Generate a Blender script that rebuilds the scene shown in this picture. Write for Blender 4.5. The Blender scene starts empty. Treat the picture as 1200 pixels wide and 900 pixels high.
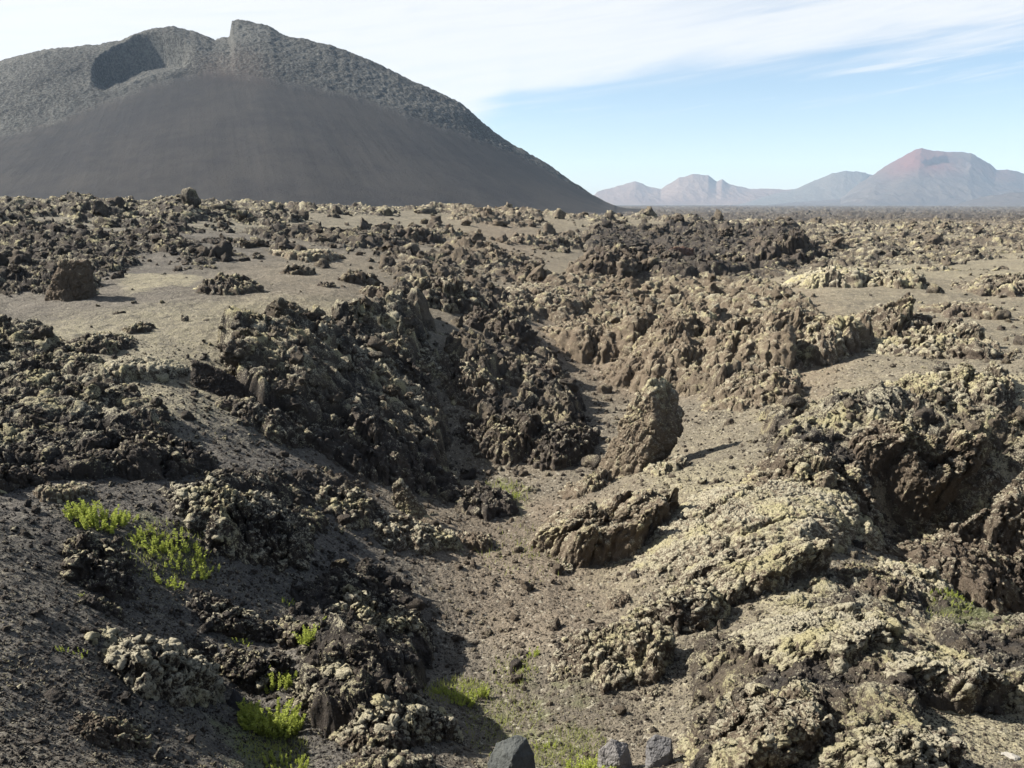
import bpy, bmesh, math, random
import numpy as np
from concurrent.futures import ThreadPoolExecutor
random.seed(5)
RNG = np.random.default_rng(5)
f32 = np.float32
HAZE = 8e-5
sc = bpy.context.scene
col = sc.collection
rad = math.radians

# ------------------------------------------------------------------ camera model (used to lay the place out in metres)
CAM_Z = 6.0
FPX = 924.0
PITCH = math.atan(213 / FPX)
SUN_EL, SUN_AZ = rad(38), rad(-80)          # azimuth measured from +Y, negative = to the left

def ray(px, py):
    x = (np.asarray(px, float) - 600) / FPX
    y = -(np.asarray(py, float) - 450) / FPX
    dx = x
    dy = math.cos(PITCH) + y * math.sin(PITCH)
    dz = -math.sin(PITCH) + y * math.cos(PITCH)
    return dx, dy, dz

# ------------------------------------------------------------------ numpy noise
POOL = ThreadPoolExecutor(4)

def chunked(fn, P, *a, size=120000):
    n = len(P)
    if n <= size:
        return fn(P, *a)
    parts = list(POOL.map(lambda i: fn(P[i:i + size], *a), range(0, n, size)))
    return np.concatenate(parts)

_g = RNG.normal(size=(256, 3)); _g /= np.linalg.norm(_g, axis=1)[:, None]
GX, GY, GZ = (_g[:, i].astype(f32) for i in range(3))
RV = RNG.random((4096, 4)).astype(f32)

def hsh(ix, iy, iz, seed):
    h = (ix.astype(np.uint32) * np.uint32(73856093)) ^ (iy.astype(np.uint32) * np.uint32(19349663)) ^ (iz.astype(np.uint32) * np.uint32(83492791)) ^ np.uint32((seed * 2654435761) & 0xffffffff)
    h ^= h >> np.uint32(13)
    h *= np.uint32(0x5bd1e995)
    h ^= h >> np.uint32(15)
    return h

def _perlin(P, seed):
    Pf = np.floor(P)
    I = Pf.astype(np.int32)
    fx, fy, fz = (P - Pf).T.astype(f32)
    s = lambda t: t * t * t * (t * (t * 6 - 15) + 10)
    u, v, w = s(fx), s(fy), s(fz)
    def c(a, b, d):
        k = hsh(I[:, 0] + a, I[:, 1] + b, I[:, 2] + d, seed) & np.uint32(255)
        return GX[k] * (fx - a) + GY[k] * (fy - b) + GZ[k] * (fz - d)
    x00 = c(0, 0, 0); x00 += u * (c(1, 0, 0) - x00)
    x10 = c(0, 1, 0); x10 += u * (c(1, 1, 0) - x10)
    x01 = c(0, 0, 1); x01 += u * (c(1, 0, 1) - x01)
    x11 = c(0, 1, 1); x11 += u * (c(1, 1, 1) - x11)
    x00 += v * (x10 - x00); x01 += v * (x11 - x01)
    return (x00 + w * (x01 - x00)) * f32(1.6)

def perlin(P, scale=1.0, seed=0):
    """signed noise about -1..1; scale = feature size in metres"""
    return chunked(_perlin, (np.asarray(P) / scale).astype(f32), seed)

def fbm(P, scale, octs=4, gain=0.5, seed=0, ridged=False):
    out, a, tot = 0, 1.0, 0
    for o in range(octs):
        n = perlin(P, scale / 2 ** o, seed + o * 17)
        if ridged:
            n = 1 - 2 * np.abs(n)
        out = out + a * n; tot += a; a *= gain
    return out / tot

def _worley(P, seed, flat):
    I = np.floor(P).astype(np.int32)
    F = (P - I).astype(f32)
    n_ = len(P)
    best = np.full(n_, 9, f32); sec = best.copy(); key = np.zeros(n_, np.uint32)
    off = np.zeros((3, n_), f32)
    for a in (-1, 0, 1):
        for b in (-1, 0, 1):
            for d in ((0,) if flat else (-1, 0, 1)):
                k = hsh(I[:, 0] + a, I[:, 1] + b, I[:, 2] * (0 if flat else 1) + d, seed) & np.uint32(4095)
                r = RV[k]
                dx = F[:, 0] - a - r[:, 0]; dy = F[:, 1] - b - r[:, 1]
                D = dx * dx + dy * dy
                if not flat:
                    dz = F[:, 2] - d - r[:, 2]; D = D + dz * dz
                m = D < best
                sec = np.where(m, best, np.minimum(sec, D))
                key = np.where(m, k, key)
                off[0] = np.where(m, dx, off[0]); off[1] = np.where(m, dy, off[1])
                if not flat: off[2] = np.where(m, dz, off[2])
                best = np.where(m, D, best)
    r = RV[key]
    # a broken block: own height, own tilt, open joints round it
    tilt = (r[:, 0] - .5) * off[0] + (r[:, 1] - .5) * off[1] + (r[:, 2] - .5) * off[2]
    joint = np.sqrt(sec) - np.sqrt(best)
    face = (.55 * r[:, 3] + 1.5 * tilt) * 1.0 - .35 * (1 - sstep(0, .22, joint))
    return np.stack([best, sec, r[:, 3], face], 1)

def worley(P, scale=1.0, seed=0, flat=False):
    """squared distances to the nearest and second nearest cell point, random value of the cell, height of a broken block"""
    W = chunked(_worley, (np.asarray(P) / scale).astype(f32), seed, flat)
    return W[:, 0], W[:, 1], W[:, 2], W[:, 3]

def sstep(a, b, x):
    t = np.clip((x - a) / (b - a), 0, 1)
    return t * t * (3 - 2 * t)

# ------------------------------------------------------------------ macro relief: heights (relative to the lens) of surveyed spots
CP_PIX = [  # picture column, picture row, height below the lens
 (0,900,-2.7),(150,900,-3.2),(300,900,-3.9),(450,900,-3.9),(600,900,-4.4),(750,900,-4.4),(900,900,-3.9),(1050,900,-3.7),(1200,900,-3.9),
 (-150,900,-2.5),(1350,900,-3.8),(-150,700,-2.6),(1350,700,-4.2),(-150,500,-2.9),(1350,500,-3.8),(-150,350,-2.5),(1350,350,-3.7),
 (0,750,-2.8),(120,750,-3.2),(225,750,-3.9),(300,830,-4.25),(320,740,-4.3),(410,760,-3.95),(440,820,-4.2),(520,780,-5.3),(560,850,-4.9),
 (0,620,-2.95),(120,610,-3.25),(250,630,-3.6),(350,660,-4.3),(440,640,-4.9),(520,680,-5.3),(600,700,-5.3),(690,760,-4.9),
 (0,530,-3.1),(120,520,-3.3),(250,540,-3.7),(330,565,-4.1),(420,595,-4.8),(500,560,-5.9),(560,575,-5.9),(620,600,-5.8),
 (0,450,-3.0),(100,470,-3.2),(200,460,-3.2),(300,480,-3.8),(400,500,-4.5),(480,530,-5.5),(535,545,-5.9),(350,430,-3.6),(440,440,-4.3),
 (0,370,-2.7),(100,380,-2.8),(200,380,-2.8),(300,380,-2.95),(400,380,-3.2),(470,400,-3.7),(550,430,-4.6),(620,500,-5.5),(700,545,-5.8),
 (0,325,-2.5),(100,335,-2.6),(200,325,-2.6),(300,315,-2.7),(400,325,-2.9),(480,345,-3.5),(560,365,-4.2),(640,395,-5.0),(700,430,-5.9),(735,470,-6.1),
 (700,400,-5.6),(760,395,-4.8),(850,380,-4.4),(950,400,-4.3),(1000,430,-4.3),(1100,430,-4.0),(1200,430,-3.9),(960,345,-3.9),
 (850,470,-4.9),(950,480,-4.5),(820,520,-5.2),(760,560,-5.1),(900,560,-4.7),(980,590,-4.6),
 (1050,520,-4.1),(1150,500,-3.9),(1200,540,-3.9),(1050,630,-5.8),(1150,660,-5.9),(1220,680,-5.6),(1110,705,-5.1),
 (650,645,-5.5),(720,670,-5.4),(800,620,-4.8),(900,640,-4.6),(800,710,-5.0),(950,700,-4.5),(870,780,-4.4),(1000,760,-4.1),(1100,770,-4.2),(1200,790,-4.3),(780,820,-4.8),(700,820,-4.9),
 (0,285,-1.8),(150,275,-1.6),(300,270,-1.8),(450,285,-2.5),(600,300,-3.7),(700,315,-4.6),(790,328,-5.6),(870,322,-5.3),(960,320,-3.9),
 (1100,320,-3.6),(1100,350,-3.85),(1200,320,-3.5),(1000,295,-4.2),(800,290,-4.3),
]
CP_WORLD = [  # sideways ratio x/y, distance, height
 (-.65,70,-.35),(-.45,72,-.4),(-.3,75,-.75),(-.15,80,-1.1),(0,90,-1.5),(.13,105,-2.1),(.27,140,-3.5),(.43,150,-4.0),(.65,150,-3.8),(-.9,65,-.2),(.9,120,-3.8),
 (0,1.2,-1.7),(-.6,1.2,-1.7),(.6,1.2,-1.7),(0,2.6,-3.1),(-.6,2.6,-2.4),(.6,2.6,-3.0),
]
for u in (-.9, -.45, 0, .45, .9):
    CP_WORLD += [(u, 170, -5 if u < .2 else -4), (u, 320, -8), (u, 1000, -10.5), (u, 3000, -14), (u, 9500, -24)]

cu, cv, cz = [], [], []
for px, py, z in CP_PIX:
    dx, dy, dz = ray(px, py)
    t = z / dz
    cu.append(dx / dy); cv.append(math.log(dy * t)); cz.append(z)
for u, Y, z in CP_WORLD:
    cu.append(u); cv.append(math.log(Y)); cz.append(z)
cu, cv, cz = map(np.array, (cu, cv, cz))
def tps_k(r2):
    return np.where(r2 > 1e-12, r2 * np.log(np.maximum(r2, 1e-12)), 0)
n = len(cu)
K = tps_k((cu[:, None] - cu) ** 2 + (cv[:, None] - cv) ** 2) + np.eye(n) * 0.004
A = np.zeros((n + 3, n + 3)); A[:n, :n] = K
A[:n, n:] = np.stack([np.ones(n), cu, cv], 1); A[n:, :n] = A[:n, n:].T
TPS = np.linalg.solve(A, np.concatenate([cz, np.zeros(3)]))

def _macro(UV):
    u, v = UV[:, 0], UV[:, 1]
    out = TPS[n] + TPS[n + 1] * u + TPS[n + 2] * v
    for i in range(n):
        out = out + TPS[i] * tps_k((u - cu[i]) ** 2 + (v - cv[i]) ** 2)
    return out

def macro(u, v):
    u = np.clip(u, -.95, .95)
    return chunked(_macro, np.stack([np.atleast_1d(u), np.atleast_1d(v)], 1).astype(float), size=40000)

# coarse table of the macro relief for ray casting
TU = np.linspace(-1, 1, 321); TV = np.linspace(math.log(1.2), math.log(9500), 900)
_uu, _vv = np.meshgrid(TU, TV)
TZ = macro(_uu.ravel(), _vv.ravel()).reshape(_uu.shape)
def bil(T, u, v, U=TU, V=TV):
    fu = np.clip((np.asarray(u) - U[0]) / (U[1] - U[0]), 0, len(U) - 1.001)
    fv = np.clip((np.asarray(v) - V[0]) / (V[1] - V[0]), 0, len(V) - 1.001)
    iu, iv = fu.astype(int), fv.astype(int); a, b = fu - iu, fv - iv
    return (T[iv, iu] * (1 - a) + T[iv, iu + 1] * a) * (1 - b) + (T[iv + 1, iu] * (1 - a) + T[iv + 1, iu + 1] * a) * b

def at(px, py):
    """the spot of the macro relief seen at a picture position: u, distance y, height z (lens = 0)"""
    dx, dy, dz = ray(px, py)
    vs = np.linspace(math.log(1.6), math.log(400), 2500)
    zs = bil(TZ, np.full_like(vs, dx / dy), vs)
    below = zs >= np.exp(vs) / dy * dz
    below[:20] = False
    k = int(np.argmax(below)) if below.any() else int(np.searchsorted(vs, math.log(120)))
    return dx / dy, math.exp(vs[k]), zs[k]

# ------------------------------------------------------------------ surface zones, as outlines on the ground
MU = np.linspace(-1, 1, 401); MV = np.linspace(math.log(2), math.log(260), 460)
_mu, _mv = np.meshgrid(MU, MV)
def outline(pts):
    o = []
    for px, py in pts:
        u, Y, z = at(px, py)
        o.append((u, math.log(Y)))
    return np.array(o)
def poly_dist(pts):
    d = np.full(_mu.shape, 1e9); inside = np.zeros(_mu.shape, bool)
    m = len(pts)
    for i in range(m):
        ax, ay = pts[i]; bx, by = pts[(i + 1) % m]
        ex, ey = bx - ax, by - ay
        t = np.clip(((_mu - ax) * ex + (_mv - ay) * ey) / (ex * ex + ey * ey + 1e-12), 0, 1)
        d = np.minimum(d, (_mu - ax - t * ex) ** 2 + (_mv - ay - t * ey) ** 2)
        c = (ay > _mv) != (by > _mv)
        inside ^= c & (_mu < (bx - ax) * (_mv - ay) / (by - ay + 1e-12) + ax)
    d = np.sqrt(d)
    return np.where(inside, d, -d)
ZONES = {k: np.zeros(_mu.shape) for k in ('rough', 'lichen', 'brown', 'green', 'dark')}
ZONES['rough'] += .36
ZONES['lichen'] += .2
def zone(ch, val, pts, feather=.03, mode='max'):
    w = sstep(-feather, feather, poly_dist(outline(pts)))
    if mode == 'max':
        ZONES[ch] = np.maximum(ZONES[ch], w * val)
    else:
        ZONES[ch] = ZONES[ch] * (1 - w) + val * w

R = lambda v, p, f=.02: zone('rough', v, p, f)
R(.66, [(-200,215),(720,230),(1400,238),(1400,300),(1080,300),(960,318),(880,335),(760,332),(640,340),(560,382),(500,345),(430,312),(340,298),(270,318),(230,318),(190,300),(150,318),(110,350),(60,345),(-200,348)])
R(.9, [(-200,385),(60,400),(105,440),(150,465),(205,500),(215,555),(100,565),(-200,560)])
R(1, [(255,400),(330,385),(440,380),(470,345),(505,385),(500,450),(525,500),(530,555),(480,565),(430,530),(350,510),(285,475)])
R(.9, [(515,400),(655,392),(660,455),(540,470)])
R(.9, [(545,490),(685,470),(690,535),(600,535)])
R(.8, [(640,350),(760,330),(900,330),(985,390),(980,420),(930,460),(850,470),(745,450),(725,425),(660,400)])
R(.7, [(460,300),(700,312),(740,340),(660,400),(560,372),(490,340)])
R(.75, [(890,490),(1000,470),(1100,455),(1250,450),(1250,720),(1100,700),(1000,600),(950,560),(890,540)])
R(.4, [(640,590),(1000,560),(1000,640),(800,660),(660,640)])
R(.82, [(800,770),(870,690),(1130,715),(1250,750),(1250,840),(1100,920),(800,920)])
R(.95, [(330,690),(430,660),(500,700),(510,790),(490,870),(360,870),(335,780)])
R(.8, [(220,565),(350,550),(440,560),(435,605),(360,650),(240,635)])
R(.75, [(80,600),(150,690),(140,705),(70,650)])
R(.6, [(230,710),(330,690),(345,800),(250,790)])
R(.45, [(745,650),(915,625),(900,680),(800,735)])
R(.32, [(1050,400),(1200,340),(1200,420),(1100,440)])
R(.5, [(440,560),(560,600),(560,640),(460,640)])
zone('rough', .1, [(130,325),(200,318),(235,330),(170,347),(120,345)], .02, 'set')
zone('rough', .1, [(15,262),(75,254),(80,268),(20,276)], .02, 'set')
zone('rough', .1, [(625,310),(680,292),(700,320),(650,328)], .02, 'set')
zone('rough', .15, [(330,262),(420,256),(430,266),(340,272)], .02, 'set')
for pl in ([(795,465),(880,478),(885,555),(800,548),(770,515)], [(955,400),(1080,408),(1045,455),(900,480),(930,450)], [(935,640),(1000,645),(985,690),(880,690)],
           [(690,660),(740,680),(740,735),(670,705)], [(1090,835),(1250,835),(1250,920),(1080,920)], [(940,335),(1090,338),(1080,360),(1070,400),(985,385),(960,360)], [(1120,425),(1250,425),(1250,470),(1180,465)]):
    zone('rough', .04, pl, .025, 'set')
for pv_, pl in ((.1, [(-50,350),(110,350),(200,322),(330,302),(415,310),(460,345),(440,378),(330,383),(255,398),(225,430),(215,470),(190,470),(110,440),(60,395),(-50,385)]),
               (.26, [(-100,600),(60,600),(150,700),(250,800),(330,920),(-100,920)]), (.2, [(440,600),(560,610),(640,650),(690,720),(640,780),(560,780),(510,720)]), (.05, [(500,790),(620,800),(700,830),(720,920),(560,920)]), (.1, [(462,333),(560,360),(605,385),(545,388),(480,362)]), (.2, [(560,376),(640,380),(692,422),(640,432),(565,400)]), (.15, [(340,255),(520,250),(540,262),(360,270)]), (.1, [(560,265),(680,262),(700,272),(570,278)]), (.1, [(665,440),(720,470),(700,545),(620,570),(600,545),(690,540),(695,470)])):
    zone('rough', pv_, pl, .03, 'set')
R(1, [(684,276),(760,270),(940,268),(945,312),(860,330),(760,334),(690,320)], .02)
L = lambda v, p, f=.05: zone('lichen', v, p, f)
L(.42, [(560,240),(1300,240),(1300,920),(760,920),(620,620),(800,480),(740,450),(620,350)], .1)
L(.55, [(-100,380),(520,380),(530,560),(-100,580)], .1)
L(.45, [(-100,235),(600,240),(600,290),(-100,300)], .1)
zone('lichen', .05, [(684,272),(760,266),(930,264),(945,308),(860,330),(760,334),(690,325)], .03, 'set')  # lichen kept off the far pit, part of its painted shade
L(.5, [(960,290),(1300,290),(1300,330),(1010,332),(960,322)])
L(.6, [(700,552),(1000,555),(1000,640),(800,655)])
L(.75, [(870,690),(1120,720),(1110,800),(880,790)])
L(.75, [(900,470),(1300,460),(1300,545),(900,540)])
L(.6, [(130,322),(240,322),(235,335),(140,348)], .02)
L(.5, [(300,355),(480,350),(470,392),(300,385)], .06)
L(.7, [(900,820),(1100,800),(1250,760),(1250,900),(900,920)])
L(.5, [(830,258),(1050,258),(1050,268),(830,268)], .03)
L(.3, [(-100,600),(330,600),(480,700),(480,920),(-100,920)], .1)
L(.6, [(60,575),(110,575),(120,620),(60,610)], .05)
L(.35, [(240,400),(480,350),(500,450),(400,480)], .05)
B = lambda v, p, f=.06: zone('brown', v, p, f)
B(1, [(620,320),(900,330),(1000,400),(960,475),(740,465),(640,400)])
B(.8, [(610,590),(780,585),(780,655),(630,640)])
B(.5, [(520,245),(640,245),(640,310),(540,310)])
B(.4, [(420,560),(760,560),(720,760),(520,720)])
B(.5, [(1020,600),(1250,600),(1250,700),(1080,690)])
G = lambda v, p, f=.05: zone('green', v, p, f)
G(.36, [(520,790),(720,790),(730,920),(560,920)])
G(.6, [(1080,690),(1180,700),(1180,750),(1100,735)])
G(.6, [(240,840),(350,840),(370,920),(290,920)])
G(.5, [(570,562),(630,572),(610,610),(560,600)], .03)
G(.4, [(150,600),(250,600),(250,680),(170,660)])
D = lambda v, p, f=.12: zone('dark', v, p, f)
D(1, [(-300,540),(150,460),(330,480),(450,600),(520,760),(500,930),(-300,930)])
D(.9, [(684,272),(760,266),(930,264),(945,308),(860,330),(760,334),(690,325)], .03)  # far pit: shade of its walls put into the ground colour
D(.85, [(-200,215),(340,225),(330,305),(240,318),(100,345),(-200,348)], .05)
D(.5, [(340,225),(520,235),(500,300),(330,300)], .05)
D(.7, [(-300,300),(280,300),(260,480),(-300,480)], .1)

# ------------------------------------------------------------------ mesh helpers
def link_mesh(name, V, faces_flat, nper, mat, attrs=None, smooth=True, parent=None):
    me = bpy.data.meshes.new(name)
    nf = len(faces_flat) // nper
    me.vertices.add(len(V)); me.vertices.foreach_set('co', np.ascontiguousarray(V, f32).ravel())
    me.loops.add(len(faces_flat)); me.loops.foreach_set('vertex_index', np.ascontiguousarray(faces_flat, np.int32))
    me.polygons.add(nf); me.polygons.foreach_set('loop_start', np.arange(0, nf * nper, nper, dtype=np.int32))
    me.update(calc_edges=True)
    me.polygons.foreach_set('use_smooth', np.full(nf, smooth, bool))
    for k, a in (attrs or {}).items():
        at_ = me.attributes.new(k, 'FLOAT', 'POINT'); at_.data.foreach_set('value', np.ascontiguousarray(a, f32))
    me.materials.append(mat)
    o = bpy.data.objects.new(name, me); col.objects.link(o)
    if parent: o.parent = parent
    return o
def tag(o, label=None, cat=None, group=None, kind=None):
    if label: o['label'] = label
    if cat: o['category'] = cat
    if group: o['group'] = group
    if kind: o['kind'] = kind
    return o
def grid_faces(nr, nc):
    i = np.arange(nr - 1)[:, None] * nc + np.arange(nc - 1)[None, :]
    return np.stack([i, i + 1, i + nc + 1, i + nc], -1).reshape(-1)

# ------------------------------------------------------------------ materials
class NT:
    def __init__(s, mat):
        mat.use_nodes = True; s.t = mat.node_tree; s.t.nodes.clear()
        s.out = s.n('ShaderNodeOutputMaterial')
    def n(s, typ, **kw):
        nd = s.t.nodes.new(typ)
        for k, v in kw.items(): setattr(nd, k, v)
        return nd
    def put(s, sock, v):
        if hasattr(v, 'is_output') or isinstance(v, bpy.types.NodeSocket): s.t.links.new(v, sock)
        elif isinstance(v, (tuple, list)) and len(v) == 3 and sock.type == 'RGBA': sock.default_value = (*v, 1)
        else: sock.default_value = v
    def math(s, op, a, b=0.0, c=0.0, clamp=False):
        nd = s.n('ShaderNodeMath', operation=op, use_clamp=clamp)
        for i, x in enumerate((a, b, c)): s.put(nd.inputs[i], x)
        return nd.outputs[0]
    def mix(s, fac, a, b, blend='MIX'):
        nd = s.n('ShaderNodeMix', data_type='RGBA', blend_type=blend)
        s.put(nd.inputs[0], fac); s.put(nd.inputs[6], a); s.put(nd.inputs[7], b)
        return nd.outputs[2]
    def noise(s, vec, scale, detail=4, rough=.6, dist=0):
        nd = s.n('ShaderNodeTexNoise')
        s.put(nd.inputs['Vector'], vec); nd.inputs['Scale'].default_value = scale
        nd.inputs['Detail'].default_value = detail; nd.inputs['Roughness'].default_value = rough; nd.inputs['Distortion'].default_value = dist
        return nd.outputs[0]
    def vor(s, vec, scale, feature='F1', out='Distance'):
        nd = s.n('ShaderNodeTexVoronoi', feature=feature)
        s.put(nd.inputs['Vector'], vec); nd.inputs['Scale'].default_value = scale
        return nd.outputs[out]
    def ramp(s, x, lo, hi):
        nd = s.n('ShaderNodeMapRange', interpolation_type='SMOOTHSTEP')
        s.put(nd.inputs[0], x); nd.inputs[1].default_value = lo; nd.inputs[2].default_value = hi
        return nd.outputs[0]
    def attr(s, name):
        return s.n('ShaderNodeAttribute', attribute_name=name).outputs['Fac']
    def finish(s, colr, rough=.95, height=None, dist=.02, spec=.15):
        p = s.n('ShaderNodeBsdfPrincipled')
        s.put(p.inputs['Base Color'], colr); s.put(p.inputs['Roughness'], rough)
        p.inputs['Specular IOR Level'].default_value = spec
        if height is not None:
            b = s.n('ShaderNodeBump'); b.inputs['Distance'].default_value = dist; b.inputs['Strength'].default_value = 1
            s.put(b.inputs['Height'], height); s.t.links.new(b.outputs[0], p.inputs['Normal'])
        s.t.links.new(p.outputs[0], s.out.inputs[0])

def rock_color(t, vec, tip, lich, brown, dark):
    """base colour of lava: black to brown rock, pale and yellow-green lichen crusts on the knobs"""
    n1 = t.noise(vec, 1.3, 5, .65); n2 = t.noise(vec, 9, 5, .7); n3 = t.noise(vec, 40, 3, .7)
    blk = t.mix(n2, (.022, .021, .022), (.062, .056, .051))
    brn = t.mix(n2, (.052, .037, .027), (.155, .107, .075))
    bf = t.math('ADD', t.math('MULTIPLY', brown, .75), t.math('MULTIPLY', t.ramp(n1, .35, .7), .35), clamp=True)
    bf = t.math('MULTIPLY', bf, t.math('SUBTRACT', 1, t.math('MULTIPLY', dark, .6)))
    base = t.mix(bf, blk, brn)
    dust = t.math('MULTIPLY', t.ramp(t.math('ADD', t.math('ADD', n1, t.math('MULTIPLY', brown, .18)), t.math('MULTIPLY', n3, .4)), .5, .9), t.math('SUBTRACT', .72, t.math('MULTIPLY', dark, .66)))
    base = t.mix(dust, base, (.145, .123, .094))
    base = t.mix(1.0, base, t.mix(t.noise(vec, 55, 3, .75), (.45, .45, .45), (1.6, 1.58, 1.55)), 'MULTIPLY')
    crust = t.vor(vec, 34)
    pale = t.mix(n3, (.17, .158, .122), (.50, .465, .35))
    yel = t.mix(n3, (.17, .158, .092), (.47, .43, .26))
    lc = t.mix(t.ramp(n1, .45, .65), pale, yel)
    geo = t.n('ShaderNodeNewGeometry')
    sep = t.n('ShaderNodeSeparateXYZ'); t.t.links.new(geo.outputs['Normal'], sep.inputs[0])
    k = t.math('ADD', t.math('MULTIPLY', tip, .75), t.math('MULTIPLY', n2, .75))
    k = t.math('ADD', k, t.math('MULTIPLY', t.math('SUBTRACT', n1, .5), .9))
    k = t.math('ADD', k, t.math('MULTIPLY', sep.outputs[2], .22))
    k = t.math('ADD', k, t.math('MULTIPLY', lich, .5))
    k = t.math('ADD', k, t.math('MULTIPLY', n3, .25))
    k = t.math('SUBTRACT', k, t.math('MULTIPLY', crust, .5))
    k = t.math('SUBTRACT', k, t.math('MULTIPLY', t.vor(vec, 85), .45))
    k = t.math('ADD', k, t.math('MULTIPLY', t.math('SUBTRACT', t.noise(vec, 75, 2, .6), .5), .7))
    lf = t.ramp(k, .80, 1.06)
    return t.mix(t.math('MULTIPLY', lf, .92), base, lc), n2, n3

def make_ground_mat():
    m = bpy.data.materials.new('volcanic_ground'); t = NT(m)
    vec = t.n('ShaderNodeTexCoord').outputs['Object']
    rough, tip, lich, brown, green, dark = (t.attr(k) for k in ('rough', 'tip', 'lichen', 'brown', 'green', 'dark'))
    rc, n2, n3 = rock_color(t, vec, tip, lich, brown, dark)
    # cinder: every grain its own grey, a few pale and a few rusty grains
    big = t.noise(vec, .55, 5, .6); mid = t.noise(vec, 4, 5, .65)
    g1 = t.n('ShaderNodeTexVoronoi'); t.put(g1.inputs['Vector'], vec); g1.inputs['Scale'].default_value = 26
    g2 = t.n('ShaderNodeTexVoronoi'); t.put(g2.inputs['Vector'], vec); g2.inputs['Scale'].default_value = 70
    s1 = t.n('ShaderNodeSeparateColor'); t.t.links.new(g1.outputs['Color'], s1.inputs[0])
    s2 = t.n('ShaderNodeSeparateColor'); t.t.links.new(g2.outputs['Color'], s2.inputs[0])
    tan = t.mix(t.ramp(big, .35, .65), (.094, .084, .068), (.125, .110, .087))
    tan = t.mix(t.math('MULTIPLY', brown, .5), tan, (.135, .100, .074))
    drk = t.mix(t.ramp(big, .35, .65), (.062, .059, .055), (.095, .089, .081))
    cin = t.mix(dark, tan, drk)
    gv = t.math('ADD', t.math('MULTIPLY', s1.outputs[0], .55), t.math('MULTIPLY', s2.outputs[0], .75))
    gv = t.math('ADD', gv, t.math('MULTIPLY', mid, .7))
    cin = t.mix(1.0, cin, t.mix(t.math('MULTIPLY', gv, .5), (.35, .35, .35), (1.65, 1.62, 1.58)), 'MULTIPLY')
    palegr = t.ramp(s1.outputs[1], .93, .97)
    cin = t.mix(t.math('MULTIPLY', palegr, t.math('SUBTRACT', .5, t.math('MULTIPLY', dark, .3))), cin, (.33, .31, .25))
    ldust = t.ramp(t.math('ADD', t.math('MULTIPLY', lich, .8), t.math('ADD', t.math('MULTIPLY', mid, .6), t.math('MULTIPLY', s2.outputs[1], .35))), .72, 1.25)
    cin = t.mix(t.math('MULTIPLY', ldust, .75), cin, t.mix(big, (.27, .245, .18), (.33, .305, .18)))
    rf = t.ramp(t.math('ADD', rough, t.math('MULTIPLY', t.math('SUBTRACT', mid, .5), .4)), .3, .6)
    c = t.mix(rf, cin, rc)
    gf = t.ramp(t.math('ADD', t.math('MULTIPLY', green, .7), t.math('MULTIPLY', mid, .8)), .55, .95)
    c = t.mix(t.math('MULTIPLY', gf, .5), c, t.mix(n3, (.05, .075, .018), (.15, .19, .05)))
    hgt = t.math('ADD', t.math('MULTIPLY', g1.outputs['Distance'], -.55), t.math('MULTIPLY', g2.outputs['Distance'], -.3))
    hgt = t.math('ADD', hgt, t.math('MULTIPLY', t.noise(vec, 18, 6, .75), t.math('ADD', 1.2, t.math('MULTIPLY', rf, 2.4))))
    t.finish(c, .97, hgt, .03)
    return m

def make_rock_mat(name, bump=.03, smooth=False):
    """obj.color carries brown, dark and lichen amounts of each rock"""
    m = bpy.data.materials.new(name); t = NT(m)
    tc = t.n('ShaderNodeTexCoord').outputs['Object']
    oi = t.n('ShaderNodeObjectInfo')
    v = t.n('ShaderNodeVectorMath', operation='ADD'); t.t.links.new(tc, v.inputs[0])
    off = t.n('ShaderNodeVectorMath', operation='SCALE'); off.inputs[0].default_value = (31, 17, 47); t.t.links.new(oi.outputs['Random'], off.inputs['Scale'])
    t.t.links.new(off.outputs[0], v.inputs[1]); vec = v.outputs[0]
    s = t.n('ShaderNodeSeparateColor'); t.t.links.new(oi.outputs['Color'], s.inputs[0])
    rc, n2, n3 = rock_color(t, vec, t.attr('tip'), s.outputs[2], s.outputs[0], s.outputs[1])
    h = t.math('ADD', t.math('MULTIPLY', t.noise(vec, 20, 6, .75), 1.6), t.math('MULTIPLY', t.vor(vec, 45), -.5))
    t.finish(rc, .95, t.math('ADD', h, t.math('MULTIPLY', t.noise(vec, 70, 4, .8), .7)), bump)
    return m

def make_stone_mat():
    m = bpy.data.materials.new('basalt_stone'); t = NT(m)
    vec = t.n('ShaderNodeTexCoord').outputs['Object']
    oi = t.n('ShaderNodeObjectInfo')
    n1 = t.noise(vec, 4, 6, .6); n2 = t.noise(vec, 30, 5, .7); p = t.vor(vec, 60)
    c = t.mix(n1, (.55, .55, .55), (1.35, 1.33, 1.3))
    c = t.mix(1, oi.outputs['Color'], c, 'MULTIPLY')
    c = t.mix(t.math('MULTIPLY', t.ramp(n1, .5, .75), .5), c, (.13, .12, .10))
    t.finish(c, .85, t.math('ADD', t.math('MULTIPLY', n2, 1.0), t.math('MULTIPLY', t.ramp(p, 0, .35), .12)), .012, .3)
    return m

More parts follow.
